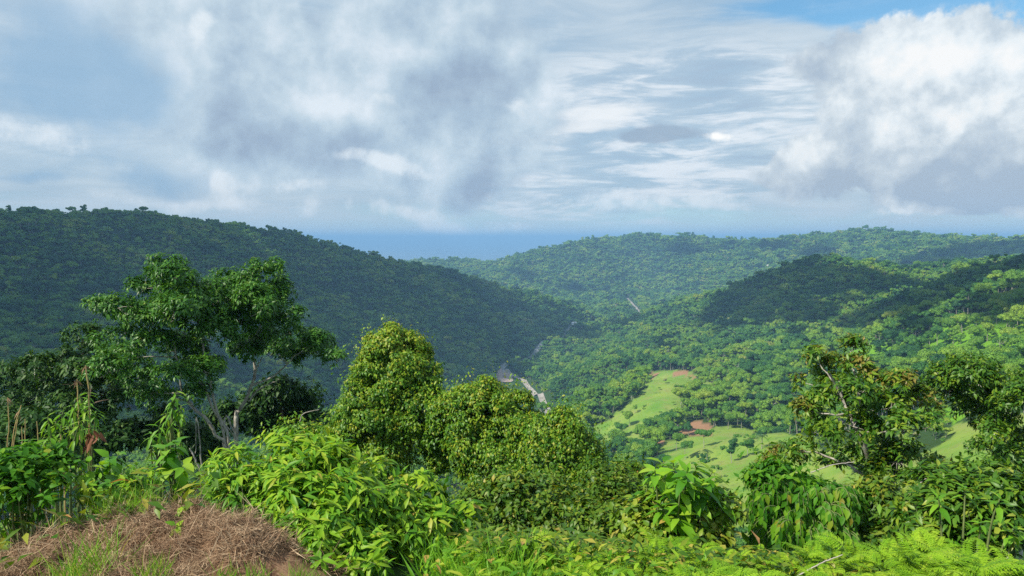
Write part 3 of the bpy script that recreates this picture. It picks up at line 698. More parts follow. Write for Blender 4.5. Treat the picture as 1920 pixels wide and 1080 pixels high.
# ------------------------------------------------------------------ air and the clouds that shade the hills
def haze():
    import bmesh
    me = bpy.data.meshes.new('haze'); bm = bmesh.new(); bmesh.ops.create_cube(bm, size=1.0)
    bmesh.ops.scale(bm, vec=(190000, 190000, 400), verts=bm.verts); bmesh.ops.translate(bm, vec=(0, 0, -250+200-70), verts=bm.verts)
    bm.to_mesh(me); bm.free()
    m, t, out = base_mat('haze_air')
    pv = t.new('ShaderNodeVolumePrincipled'); pv.inputs['Color'].default_value = (0.33, 0.62, 1.0, 1); pv.inputs['Density'].default_value = 1.75e-4
    pv.inputs['Anisotropy'].default_value = 0.0
    t.l.new(pv.outputs[0], out.inputs['Volume']); me.materials.append(m)
    m.cycles.volume_sampling = 'DISTANCE'; m.cycles.homogeneous_volume = True
    tag(link('haze', me), 'thin blue haze over the valley', kind='stuff')
haze()
def clouds():
    g = Geo()
    spots = []
    def shade(px, py, r, n, top=9, spread=1.0):
        p = hit(px, py, top); zc = max(620, 0.95*math.hypot(p[0], p[1])-100)
        for k_ in range(n*3):
            q = p + np.array([rng.normal(0, r*0.6*spread), rng.normal(0, r*0.6*spread), 0]); z = zc+rng.uniform(-30, 60)
            t_ = (z-q[2])/SDIR.z
            spots.append((q[0]+SDIR.x*t_, q[1]+SDIR.y*t_, z, r*(rng.uniform(0.32, 0.58) if k_ < n-1 else rng.uniform(0.08, 0.22))))
    for px, py, r in [(-250,520,180),(0,560,170),(170,520,110),(360,440,120),(450,470,170),(600,500,180),(700,520,160),(820,530,170),(950,560,150),(1050,585,130),(250,560,150),(400,560,150),(550,600,150),(700,600,120),(150,640,120),(350,660,120),(0,660,140),(600,680,90),(780,650,90),(860,570,140),
                      (1400,555,100),(1480,530,120),(1550,512,130),(1600,532,120),(1450,575,70),(1560,570,80),(1640,530,90),(1760,545,90),(1850,522,110),(1920,508,120),(1800,540,90),(1880,535,80),
                      (1900,470,260),(1000,515,80)]:
        shade(px, py, r, 5)
    for px, py, r in [(100,450,50),(250,500,60),(880,640,60),(1000,640,60),(1100,610,60),(1120,540,90),(1300,470,120),(1500,465,120),(1250,640,40)]: shade(px, py, r, 3, spread=1.6)
    V0, F0 = ICO2
    for x, y, z, r in spots:
        b = 0.85+0.3*rng.random((len(V0), 1))
        g.add(np.array([x, y, z])+V0*b*r*np.array([1, 1, 0.45]), F0)
    tag(link('clouds', g.mesh('clouds', M['cloud'], True)), 'grey clouds overhead that shade the hills', kind='stuff')
clouds()

# ------------------------------------------------------------------ plant builders
def gz(x, y): return float(H(np.array([x]), np.array([y]))[0])
def blobs3(lst, d0, depth=1.0, rdepth=1.0, shrink=0.0):
    """pixel blobs (px, py, rx, ry[, dd]) at distance d0 -> centres and radii in metres"""
    out = []
    for b in lst:
        dd = b[4] if len(b) > 4 else rng.uniform(-depth, depth)
        p = P(b[0], b[1], d0+dd); k = (d0+dd)/FPX
        rx, rz = (max(q*k*(0.88 if shrink > 0.04 else 1.04)-shrink, 0.35*q*k) for q in (b[2], b[3]))
        out.append((p, np.array([rx, 0.5*(rx+rz)*rdepth, rz])))
    return out
def spray_leaves(g, pos, out, K, twig, L, Wd, droop=0.5, lod=4, spread=0.9, fold=0.3, curl=0.3, r=None, rs=0.25, collect=None, up=0.7):
    S = len(pos); f = rng.uniform(0.15, 1.0, (S, K)); th = rng.uniform(0, 2*math.pi, (S, K))
    out = unit(out); a = unit(np.cross(out, np.array([0.2, 0.3, 1.0]))); b = np.cross(out, a)
    side = a[:, None]*np.cos(th)[..., None] + b[:, None]*np.sin(th)[..., None]
    tw = np.broadcast_to(twig, (S,))[:, None, None]
    p = pos[:, None] + out[:, None]*(tw*f[..., None]) + side*tw*0.12
    d = out[:, None]*0.6 + side*spread + np.array([0, 0, -1.0])*droop + rng.normal(0, 0.2, (S, K, 3))
    n = np.array([0, 0, 1.0])*up + out[:, None]*0.6 + rng.normal(0, 0.3, (S, K, 3))
    l = L*rng.uniform(0.65, 1.2, (S, K)); w = l*(Wd/L)*rng.uniform(0.85, 1.15, (S, K))
    if r is None: r = rng.random(S)
    rr = np.clip(np.broadcast_to(r, (S,))[:, None] + rng.normal(0, rs, (S, K)), 0, 2)
    rr = np.where(rr > 0.93, rng.random((S, K))*0.995, rr)
    p, d, n, l, w, rr = p.reshape(-1, 3), d.reshape(-1, 3), n.reshape(-1, 3), l.ravel(), w.ravel(), rr.ravel()
    if collect is not None: collect.append((p, d, n, l, w, rr)); return
    leaves(g, p, d, n, l, w, fold, curl, lod, rr)
def surf_points(blobs, n, bump=0.28, nb=26, inner=0.25, flatbottom=-0.35, tight=0.85):
    """spray seats on lumpy blob surfaces, facing outward; those deep inside another blob dropped"""
    P_, O_ = [], []
    area = np.array([(r[0]*r[1]+r[0]*r[2]+r[1]*r[2]) for _, r in blobs]); area = area/area.sum()
    for (c_, r), a in zip(blobs, area):
        r = r*tight; m = max(4, int(n*a)); k = max(6, nb)
        bu = rdir(k); bu[:, 2] = np.where(bu[:, 2] < flatbottom, np.abs(bu[:, 2]), bu[:, 2]); bu = unit(bu)
        bc = c_ + bu*r*rng.uniform(0.5, 0.98, (k, 1)); i = rng.integers(0, k, m)
        u = unit(rdir(m) + bu[i]*0.9); br = bump*r.mean()*rng.uniform(0.5, 1.5, k)
        P_.append(bc[i]+u*br[i][:, None]); O_.append(unit(u*0.7+bu[i]))
        mi = int(m*inner); v = rdir(mi); P_.append(c_+v*r*rng.uniform(0.3, 0.75, (mi, 1))); O_.append(v)
    p = np.concatenate(P_); o = np.concatenate(O_)
    keep = np.ones(len(p), bool)
    for c_, r in blobs:
        q = np.linalg.norm((p-c_)/r, axis=1); keep &= ~((q < 0.55) & (rng.random(len(p)) < 0.7))
    return p[keep], o[keep]
def limbs(gt, nodes, targets, r0=0.05, bow=0.15):
    """grow branches from the skeleton nodes to the clumps"""
    nodes = list(nodes)
    for c_ in sorted(targets, key=lambda q: min(np.linalg.norm(q-n[0]) for n in nodes)):
        best = min(nodes, key=lambda n: np.linalg.norm(c_-n[0]) + max(0, n[0][2]-c_[2])*1.5 + 0.25/max(n[1], 0.01)*0.02)
        s = best[0]; L = np.linalg.norm(c_-s)
        if L < 0.05: continue
        m = (s+c_)/2 + np.array([rng.normal(0, 0.08*L), rng.normal(0, 0.08*L), bow*L*rng.uniform(-0.4, 1)])
        pa = smooth_path([s, m, c_], 8, 0.012*L); ra = np.linspace(min(best[1]*0.75, r0), min(best[1]*0.75, r0)*0.28, 8)
        tube(gt, pa, ra, 5)
        nodes += [(pa[3], ra[3]), (pa[5], ra[5]), (pa[7], ra[7])]
    return nodes
def twigs(gt, blobs, n=5, rad=0.012):
    for c_, r in blobs:
        for _ in range(n):
            u = rdir(1)[0]; e = c_+u*r*0.95; tube(gt, smooth_path([c_, (c_+e)/2+rng.normal(0, 0.08, 3)*r.mean(), e], 4), np.linspace(rad, rad*0.3, 4), 3)
def shift(g, o):
    for k in range(len(g.v)): g.v[k] = g.v[k]-o
def finish(name, label, cat, base, gc, gt, leafmat, barkmat, group=None, cname='crown', tname='trunk', extra=()):
    t_ = thing(name, base, label, cat, group); b = np.array(base)
    if gt is not None and gt.n: shift(gt, b); link(tname, gt.mesh(tname, barkmat, True), t_)
    if gc is not None and gc.n: shift(gc, b); link(cname, gc.mesh(cname, leafmat), t_)['kind'] = 'stuff'
    for (nm, g, mt) in extra:
        if g.n: shift(g, b); link(nm, g.mesh(nm, mt), t_)['kind'] = 'stuff'
    return t_
_leafmesh = {}
def leaf_mesh(mat, fold, curl):
    k = (mat.name, fold, curl)
    if k not in _leafmesh:
        g = Geo(); leaves(g, np.zeros((1, 3)), np.array([[1., 0, 0]]), np.array([[0, 0, 1.]]), 1.0, 1.0, fold, 0.0, 8, np.full(1, -1.0))
        # width along Y scaled per leaf, curl kept in Z
        V = g.v[0]; V[:, 2] = 0.5*fold*0.35*np.abs(V[:, 1])*2 - curl*V[:, 0]**2
        _leafmesh[k] = g.mesh('leaf', mat)
    return _leafmesh[k]
def leaf_objects(t_, arr, mat, fold=0.3, curl=0.25, name='leaf'):
    """single leaves a viewer can pick apart: each its own part, all sharing one blade mesh"""
    p, d, n, l, w, rr = arr; me = leaf_mesh(mat, fold, curl); b = np.array(t_.location)
    d = unit(d); n = unit(n-d*np.sum(n*d, 1, keepdims=True)); s = np.cross(n, d)
    for i in range(len(p)):
        o = link(name, me, t_)
        m = Matrix.Identity(4)
        for r_ in range(3):
            m[r_][0] = d[i][r_]*l[i]; m[r_][1] = s[i][r_]*w[i]; m[r_][2] = n[i][r_]*l[i]; m[r_][3] = p[i][r_]-b[r_]
        o.matrix_basis = m
def split_front(col, n):
    """merge collected leaf arrays and pick the n that show largest: nearest the eye and outermost"""
    A_ = [np.concatenate([c_[k] for c_ in col]) for k in range(6)]
    pos = A_[0]; dist = np.linalg.norm(pos-np.array([0, 0, CAMZ]), axis=1); az = np.arctan2(pos[:, 0], pos[:, 1]); el = (pos[:, 2]-CAMZ)/dist
    cell = {}
    order = np.argsort(dist-0.3*A_[3])
    front = []
    for i in order:
        k = (int(az[i]*FPX/16), int(el[i]*FPX/16))
        if cell.get(k, 0) < 1: cell[k] = cell.get(k, 0)+1; front.append(i)
        if len(front) >= n: break
    f = np.zeros(len(pos), bool); f[front] = True
    return [a[f] for a in A_], [a[~f] for a in A_]

# ------------------------------------------------------------------ tall trees on the slope, left
def tall_tree(label, d0, stems, clumps, nspray, L, Wd, base_px, bark, leafm, K=9, rs0=0.10, depth=2.0, rdepth=1.0, droop=0.55, twig=0.25, tube_r=0.11, extra_back=0):
    gt = Geo(); gc = Geo(); nodes = []
    bp = P(*base_px, d0); base = np.array([bp[0], bp[1], gz(bp[0], bp[1])])
    for st in stems:
        pts = [P(q[0], q[1], d0+(q[2] if len(q) > 2 else 0)) for q in st['pts']]
        if st.get('root', True): pts = [np.array([pts[0][0]*0.6+base[0]*0.4, pts[0][1]*0.6+base[1]*0.4, base[2]-0.3])]+pts
        pa = smooth_path(pts, 22, 0.012); ra = np.linspace(st['r'], st.get('r1', st['r']*0.35), 22)*(1+rng.normal(0, 0.05, 22))
        tube(gt, pa, ra*0.6, 8); nodes += [(pa[i], ra[i]*0.7) for i in range(8, 22, 2)]
    bl = blobs3([(q[0], q[1]+6, q[2]*1.02, q[3]*1.08)+tuple(q[4:]) for q in clumps], d0, depth, rdepth, 0.08)
    for _ in range(extra_back):
        c_, r = bl[rng.integers(0, len(bl))]; f_ = 1+rng.choice([-1, 1])*rng.uniform(0.8, 2.0)/d0; e_ = np.array([0, 0, CAMZ]); bl.append((e_+(c_-e_)*f_+np.array([rng.normal(0, .25), 0, rng.normal(0, .25)]), r*0.85))
    limbs(gt, nodes, [c_ for c_, _ in bl], tube_r*0.55); twigs(gt, bl, 4)
    p, o = surf_points(bl, nspray, 0.34, 18, 0.25, -0.1)
    o = unit(o+np.array([0, 0, 0.35]))
    spray_leaves(gc, p, o, K, twig, L, Wd, droop, 4, r=rng.random(len(p))*0.85, rs=0.18)
    return finish('broadleaf_tree', label, 'tree', base, gc, gt, leafm, bark)
tall_tree('tall leafy tree with pale forked trunks leaning left behind the dry grass mound', 24.0,
    [dict(pts=[(428,865),(405,815),(385,785),(362,765),(345,742),(335,700)], r=0.11), dict(pts=[(432,850),(408,780),(398,735),(388,700),(380,650),(372,600),(350,560)], r=0.085),
     dict(pts=[(425,840),(400,770),(378,720),(340,690),(328,655),(318,600),(312,540)], r=0.075), dict(pts=[(372,800),(366,850)], r=0.05), dict(pts=[(420,800),(440,820),(412,780)], r=0.06)],
    [(312,500,34,26),(275,535,32,26),(335,535,40,28),(345,560,50,30),(222,572,40,24),(188,575,26,22),(250,590,38,24),(300,590,45,36),(370,600,50,36),(410,560,40,32),(400,620,48,34),(345,650,52,32),(288,640,38,32),(228,625,30,18),
     (205,690,36,26),(240,670,34,22),(380,690,45,26),(325,705,40,26),(262,700,36,26),(300,745,38,22),(370,735,34,20),(180,640,18,14)], 3200, 0.15, 0.06, (432,880), M['pale_bark'], M['tall_leaf'], extra_back=12)
tall_tree('tree with smooth curving grey trunk and spreading flat crown beside the vine column', 26.0,
    [dict(pts=[(443,806),(448,775),(462,745),(474,715),(479,690),(474,660),(480,630),(492,600)], r=0.125, r1=0.05), dict(pts=[(474,722),(500,712),(520,700),(548,672),(575,655)], r=0.07, root=False), dict(pts=[(466,752),(485,730),(505,720),(518,715)], r=0.06, root=False), dict(pts=[(478,700),(486,680),(492,668)], r=0.05, root=False)],
    [(432,535,46,30),(490,515,32,28),(518,500,20,18),(465,555,52,36),(525,555,38,36),(552,592,26,20),(500,605,48,28),(450,600,40,30),(600,650,36,26),(622,665,16,18),(560,662,40,22),(520,650,40,24),(460,650,36,22),(545,620,24,18),(580,640,24,18)], 2500, 0.15, 0.06, (446,850), M['pale_bark'], M['tall_leaf'], extra_back=9)
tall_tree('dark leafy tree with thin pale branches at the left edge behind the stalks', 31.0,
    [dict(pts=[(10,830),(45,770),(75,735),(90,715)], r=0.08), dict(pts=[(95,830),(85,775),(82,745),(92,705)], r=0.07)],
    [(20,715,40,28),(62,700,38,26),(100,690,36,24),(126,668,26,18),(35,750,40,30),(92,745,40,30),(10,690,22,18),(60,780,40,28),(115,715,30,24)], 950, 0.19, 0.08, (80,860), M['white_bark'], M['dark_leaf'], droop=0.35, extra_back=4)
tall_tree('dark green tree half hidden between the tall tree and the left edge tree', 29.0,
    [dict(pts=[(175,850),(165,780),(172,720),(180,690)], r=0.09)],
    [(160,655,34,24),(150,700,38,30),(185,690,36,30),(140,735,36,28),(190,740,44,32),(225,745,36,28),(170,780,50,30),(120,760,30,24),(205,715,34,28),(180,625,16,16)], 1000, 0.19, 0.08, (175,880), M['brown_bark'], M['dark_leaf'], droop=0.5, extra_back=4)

# ------------------------------------------------------------------ dense low masses behind the bank
def mass(name, label, cat, d0, blobs, nspray, L, Wd, leafm, K=9, shoots=0.09, lod=4, twig=0.18, droop=0.7, rtop=None, depth=0.5, bump=0.30, nb=30, inner=0.35, bark='brown_bark', rs=0.2, topcol=0.0, rdepth=0.9, spread=0.9):
    gc = Geo(); gt = Geo(); bl = blobs3(blobs, d0, depth, rdepth, (0.5*twig+0.3*L-0.03)*(0.25 if 'vine' in name else 1))
    cx = np.mean([c_ for c_, _ in bl], 0); base = np.array([cx[0], cx[1], gz(cx[0], cx[1])])
    st = smooth_path([base-[0, 0, 0.3], (base*0.6+cx*0.4)+rng.normal(0, 0.08, 3), cx], 8)
    tube(gt, st, np.linspace(0.09, 0.04, 8)*d0/16, 7); limbs(gt, [(st[i], 0.05*d0/16) for i in range(2, 8)], [c_ for c_, _ in bl], 0.04); twigs(gt, bl, 4, 0.01)
    p, o = surf_points(bl, nspray, bump, nb, inner)
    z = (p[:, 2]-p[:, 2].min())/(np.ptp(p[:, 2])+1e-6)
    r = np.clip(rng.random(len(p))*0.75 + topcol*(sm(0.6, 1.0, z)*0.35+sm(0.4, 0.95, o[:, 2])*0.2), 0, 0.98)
    tl = twig*np.where(rng.random(len(p)) < shoots, rng.uniform(1.8, 4.0, len(p)), 1.0)
    spray_leaves(gc, p, o, K, tl, L, Wd, droop, lod, r=r, rs=rs, spread=spread)
    return finish(name, label, cat, base, gc, gt, leafm, M[bark])
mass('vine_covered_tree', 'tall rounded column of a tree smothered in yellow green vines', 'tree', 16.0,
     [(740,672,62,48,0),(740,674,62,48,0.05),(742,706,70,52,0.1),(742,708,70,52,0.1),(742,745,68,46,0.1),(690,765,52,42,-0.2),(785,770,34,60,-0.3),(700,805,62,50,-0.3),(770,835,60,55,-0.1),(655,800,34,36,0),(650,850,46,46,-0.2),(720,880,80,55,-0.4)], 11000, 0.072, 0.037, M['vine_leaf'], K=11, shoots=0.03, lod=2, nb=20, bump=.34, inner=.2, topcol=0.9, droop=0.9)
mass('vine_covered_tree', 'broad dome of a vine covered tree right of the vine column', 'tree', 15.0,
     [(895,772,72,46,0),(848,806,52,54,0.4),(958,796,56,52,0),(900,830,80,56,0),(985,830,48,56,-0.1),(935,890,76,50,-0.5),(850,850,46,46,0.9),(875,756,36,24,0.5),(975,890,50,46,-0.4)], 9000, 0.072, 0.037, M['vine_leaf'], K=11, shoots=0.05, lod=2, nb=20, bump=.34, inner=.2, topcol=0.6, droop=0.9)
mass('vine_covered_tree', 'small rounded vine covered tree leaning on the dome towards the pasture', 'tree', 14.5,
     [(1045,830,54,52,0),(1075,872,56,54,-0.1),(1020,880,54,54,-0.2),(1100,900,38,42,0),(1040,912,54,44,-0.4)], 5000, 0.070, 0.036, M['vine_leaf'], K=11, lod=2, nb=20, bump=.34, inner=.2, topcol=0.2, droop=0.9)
mass('shrub', 'olive green shrub between the pale trunks and the vine column', 'shrub', 18.0,
     [(612,835,46,36),(575,818,36,24),(540,830,40,28),(640,880,50,40),(590,860,50,36)], 1500, 0.115, 0.05, M['vine_leaf'], K=10, topcol=0.3)
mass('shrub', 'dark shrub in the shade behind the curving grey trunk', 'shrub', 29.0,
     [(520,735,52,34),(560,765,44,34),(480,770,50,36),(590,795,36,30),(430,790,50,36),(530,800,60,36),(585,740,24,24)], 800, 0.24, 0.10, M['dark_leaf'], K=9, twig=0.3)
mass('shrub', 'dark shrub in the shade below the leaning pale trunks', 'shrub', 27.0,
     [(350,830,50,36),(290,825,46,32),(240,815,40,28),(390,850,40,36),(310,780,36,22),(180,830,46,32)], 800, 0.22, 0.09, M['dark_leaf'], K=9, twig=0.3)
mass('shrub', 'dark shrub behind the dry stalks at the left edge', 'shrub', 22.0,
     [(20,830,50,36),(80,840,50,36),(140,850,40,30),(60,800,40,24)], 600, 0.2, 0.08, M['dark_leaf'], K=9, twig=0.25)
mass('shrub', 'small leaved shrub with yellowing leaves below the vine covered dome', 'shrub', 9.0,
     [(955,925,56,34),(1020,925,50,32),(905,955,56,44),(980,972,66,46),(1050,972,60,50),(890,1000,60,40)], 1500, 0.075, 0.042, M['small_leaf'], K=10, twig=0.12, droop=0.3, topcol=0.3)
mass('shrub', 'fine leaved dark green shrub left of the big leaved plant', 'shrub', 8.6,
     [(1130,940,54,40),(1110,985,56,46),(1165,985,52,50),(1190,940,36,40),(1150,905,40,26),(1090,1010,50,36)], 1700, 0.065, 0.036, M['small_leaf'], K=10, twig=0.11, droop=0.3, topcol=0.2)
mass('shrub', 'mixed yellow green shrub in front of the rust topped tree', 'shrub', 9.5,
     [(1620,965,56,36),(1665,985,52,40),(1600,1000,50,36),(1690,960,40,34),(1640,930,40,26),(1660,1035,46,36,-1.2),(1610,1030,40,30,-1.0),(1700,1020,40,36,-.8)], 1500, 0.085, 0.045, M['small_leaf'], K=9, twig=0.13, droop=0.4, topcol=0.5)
mass('shrub', 'leafy green undergrowth bush below the white barked tree', 'shrub', 19.0,
     [(1885,895,44,32),(1910,935,40,36),(1850,905,34,26),(1900,860,30,20)], 600, 0.15, 0.06, M['olive_leaf'], K=9, twig=0.22)
mass('shrub', 'dusky green shrub on the slope behind the fine leaved shrub', 'shrub', 13.0,
     [(1130,900,44,26),(1180,895,44,26),(1100,930,40,26),(1230,920,40,30),(1160,930,50,30)], 900, 0.10, 0.05, M['small_leaf'], K=9, twig=0.15)

# ------------------------------------------------------------------ right hand trees
def right_tree():
    d0 = 13.0; gt = Geo(); gc = Geo(); gr = Geo(); nodes = []
    bp = P(1665, 1000, d0); base = np.array([bp[0], bp[1], gz(bp[0], bp[1])])
    for st, r0 in (([(1655,960),(1638,890),(1618,835),(1598,790),(1578,745),(1556,700)], 0.048), ([(1668,960),(1678,890),(1690,830),(1695,780),(1690,730)], 0.035), ([(1650,940),(1600,880),(1560,860),(1520,845)], 0.035), ([(1625,850),(1618,790),(1608,730),(1595,670)], 0.035)):
        pa = smooth_path([base-[0, 0, 0.3]]+[P(a, b, d0+rng.uniform(-.2, .2)) for a, b in st], 18, 0.008); ra = np.linspace(r0, r0*0.35, 18); tube(gt, pa, ra, 7); nodes += [(pa[i], ra[i]) for i in range(6, 18, 2)]
    rust = blobs3([(1528,668,26,18),(1500,715,18,13),(1562,690,34,22),(1600,655,22,24),(1610,690,30,22),(1692,718,30,24),(1722,745,30,22),(1640,715,28,22),(1510,770,30,22),(1745,770,20,20),(1470,860,36,24),(1440,885,36,22),(1760,880,26,22)], d0, 0.7, 1.0, 0.08)
    green = blobs3([(1560,725,36,24),(1550,755,40,26),(1600,735,36,26),(1625,760,44,28),(1525,790,32,24),(1670,765,40,28),(1600,800,48,28),(1545,820,40,24),(1640,825,44,32),(1700,810,36,32),(1682,865,38,36),(1645,890,36,32),(1745,800,18,24),(1700,920,36,32),(1600,850,40,20),(1655,935,40,30),(1500,845,36,18),(1560,870,36,16),(1720,860,30,24)], d0, 0.9, 1.0, 0.08)
    limbs(gt, nodes, [c_ for c_, _ in rust+green], 0.03); twigs(gt, rust+green, 5, 0.007)
    p, o = surf_points(green, 1000, 0.36, 11, 0.15, -0.2); spray_leaves(gc, p, unit(o+[0, 0, 0.4]), 8, 0.16, 0.115, 0.05, 0.45, 4, rs=0.2)
    p, o = surf_points(rust, 330, 0.36, 10, 0.2, -0.2); spray_leaves(gr, p, unit(o+[0, 0, 0.5]), 9, 0.14, 0.09, 0.038, 0.3, 4, rs=0.2)
    p, o = surf_points(rust, 380, 0.36, 10, 0.25, -0.2); spray_leaves(gc, p, unit(o+[0, 0, 0.4]), 7, 0.15, 0.11, 0.048, 0.45, 4, rs=0.2)
    finish('broadleaf_tree', 'open tree with rusty brown leaf tips in front of the right pasture', 'tree', base, gc, gt, M['olive_leaf'], M['pale_bark'], extra=[('young_leaves', gr, M['rust_leaf'])])
right_tree()
tall_tree('glossy leaved tree with white trunks at the right edge', 21.0,
    [dict(pts=[(1895,880),(1872,832),(1855,800),(1842,775),(1825,740)], r=0.09), dict(pts=[(1925,860),(1910,820),(1900,790),(1895,750)], r=0.07)],
    [(1805,688,44,20),(1775,722,32,24),(1835,712,44,26),(1868,738,40,26),(1800,752,42,24),(1845,765,40,20),(1905,758,32,28),(1915,720,24,22),(1890,822,34,22),(1915,835,28,26),(1765,700,22,18),(1880,790,26,18)], 1500, 0.125, 0.06, (1900,930), M['white_bark'], M['olive_leaf'], droop=0.4, twig=0.24, depth=1.2, extra_back=6)

# ------------------------------------------------------------------ near plants with leaves one can pick apart
def whorl_plant(name, label, cat, d0, tips, nleaf, L, Wd, mat, droop=0.55, lower=10, blobs=(), nfill=0, fillL=None, nobj=220, stemmat='green_stem', fold=0.3, curl=0.35, base_px=None, base_z=None, rs=0.2, jitter=0.0, group=None, K=8, lowspread=0.9, fmat=None):
    """stems ending in rosettes of blades; tips are (px, py[, dd]) at distance d0"""
    gt = Geo(); gc = Geo(); col = []; fill = []
    T = np.array([P(t_[0], t_[1], d0+(t_[2] if len(t_) > 2 else rng.uniform(-0.35, 0.35))) for t_ in tips])
    if base_px: b0 = P(base_px[0], base_px[1], d0); bx, by = b0[0], b0[1]
    else: bx, by = T[:, 0].mean(), T[:, 1].mean()
    base = np.array([bx, by, gz(bx, by)])
    for q in T:
        foot = np.array([base[0]*0.55+q[0]*0.45+rng.normal(0, .04), base[1]*0.55+q[1]*0.45+rng.normal(0, .04), 0]); foot[2] = gz(foot[0], foot[1])-0.05
        h = max(q[2]-foot[2], 0.15)
        pa = smooth_path([foot, foot*0.4+q*0.6+np.array([0, 0, 0.12*h])+rng.normal(0, .03, 3), q], 8); tube(gt, pa, np.linspace(0.011, 0.005, 8)*max(0.6, h), 4)
        ax = unit(pa[-1]-pa[-3]+np.array([0, 0, 0.05]))
        m = nleaf+int(rng.integers(-1, 2)); th = rng.uniform(0, 6.28)+np.arange(m)*2.4
        a = unit(np.cross(ax, np.array([0.3, 0.5, 0.2]))); b = np.cross(ax, a)
        el = np.linspace(0.75, -0.25, m)
        d = a*np.cos(th)[:, None]+b*np.sin(th)[:, None]; d = d*(1-0.35*np.abs(el))[:, None]+ax*el[:, None]+np.array([0, 0, -droop*0.5])+rng.normal(0, .12, (m, 3))
        pos = q-ax*(np.linspace(0, 0.10, m)[:, None]*L/0.2)
        l = L*rng.uniform(0.7, 1.15, m)*np.linspace(0.75, 1.1, m); r0 = rng.random()*0.8
        nn = np.tile(ax, (m, 1))+np.array([0, 0, 0.5])+rng.normal(0, .15, (m, 3))
        col.append((pos, d, nn, l, l*Wd/L*rng.uniform(.85, 1.15, m), np.clip(r0+rng.normal(0, rs, m), 0, .99)))
        k = lower
        if k:
            f = rng.uniform(0.35, 0.95, k); pos = np.array([pa[int(v*7)] for v in f]); d = rdir(k)*[1, 1, .3]*lowspread+np.array([0, 0, -droop*0.6])
            l = L*rng.uniform(.6, 1.05, k); fill.append((pos, d, np.tile([0, 0, 1.0], (k, 1))+rng.normal(0, .25, (k, 3)), l, l*Wd/L, np.clip(r0*0.8+rng.normal(0, rs, k), 0, .99)))
    if nfill:
        bl = blobs3(blobs, d0, 0.3, 0.9); p, o = surf_points(bl, nfill, 0.3, 20, 0.3); FL = fillL or L*0.8
        spray_leaves(gc, p, unit(o+[0, 0, .5]), K, 0.12, FL, FL*Wd/L, droop*0.7, 8, r=rng.random(len(p))*0.8, rs=rs, collect=fill)
    front, back = split_front(col+fill, nobj)
    gf = Geo(); leaves(gf, *back[:3], back[3], back[4], fold, curl, 8, back[5])
    t_ = finish(name, label, cat, base, gf, gt, mat, M[stemmat], group, 'foliage', 'stem')
    leaf_objects(t_, front, mat, fold, curl)
    return t_
def scatter_tips(blobs, n):
    out = []
    w = np.array([b[2]*b[3] for b in blobs], float); w /= w.sum()
    for _ in range(n):
        b = blobs[rng.choice(len(blobs), p=w)]; a = rng.uniform(0, 6.28); r = math.sqrt(rng.random()); up = rng.random()
        x = b[0]+math.cos(a)*r*b[2]; y = b[1]+math.sin(a)*r*b[3]
        out.append((x, y, -0.35*(1-r)+0.35*(b[1]-y)/b[3]*0.6+rng.normal(0, 0.08)+(b[4] if len(b) > 4 else 0)))
    return out
bA = [(455,890,46,36,.3),(480,930,50,40,0),(430,920,30,36,.1),(515,960,36,30,-.2)]
whorl_plant('shrub', 'light green feathery shrub just right of the dry grass mound', 'shrub', 6.6, scatter_tips(bA, 46), 9, 0.15, 0.034, M['bright_leaf'], 0.6, 8, bA, 130, 0.12, 240)
bB = [(560,862,70,34,.6),(540,910,60,36,.2),(620,890,70,40,.4),(570,960,70,44,-.1),(650,950,70,44,0),(610,1010,60,40,-.4),(560,1000,36,30,-.3),(610,1045,50,22,-.6),(690,1045,50,22,-.6)]
whorl_plant('shrub', 'bright green bush with drooping narrow leaves in the middle of the bank', 'shrub', 6.3, scatter_tips(bB, 115), 9, 0.155, 0.042, M['bright_leaf'], 0.75, 7, bB, 330, 0.13, 300)
bC = [(700,915,60,40,.5),(770,940,60,40,.4),(720,965,60,40,0),(800,965,36,40,.3),(690,1000,50,30,-.3),(765,1000,50,30,-.1),(820,1005,50,36,0),(860,985,40,30,.3)]
whorl_plant('shrub', 'fresh green bush with pinkish young leaves beside the fern carpet', 'shrub', 6.5, scatter_tips(bC, 115), 8, 0.14, 0.045, M['bright_leaf'], 0.7, 7, bC, 260, 0.125, 300)
bD = [(1210,985,44,44,.2),(1280,975,70,40,.4),(1340,975,40,46,.3),(1300,1015,76,36,0),(1230,1020,50,30,-.1)]
whorl_plant('large_leaf_plant', 'plant with big bright upright leaves over rounded yellowish leaves before the pasture', 'plant', 7.0,
            [(1262,868),(1288,885),(1228,882),(1318,905),(1252,915),(1292,938),(1335,885),(1238,945),(1352,930),(1278,905,-.3),(1270,960,-.3),(1305,870,.2),(1245,865,.2),(1340,905,.1),(1215,905,.2),(1300,915,-.2),(1265,935,-.1),(1325,940,.1)], 9, 0.20, 0.088, M['big_leaf'], 0.45, 9, [], 0, None, 260, fold=0.35, curl=0.3)
whorl_plant('shrub', 'bush of rounded yellowish leaves at the foot of the big leaved plant', 'shrub', 6.9, scatter_tips(bD, 60), 7, 0.085, 0.05, M['round_leaf'], 0.3, 9, bD, 420, 0.08, 300)
bE = [(1450,895,44,26,.4),(1432,935,40,40,.1),(1500,930,56,36,.2),(1560,950,46,40,.2),(1470,985,64,40,-.2),(1545,1000,60,36,-.1),(1580,920,30,26,.4)]
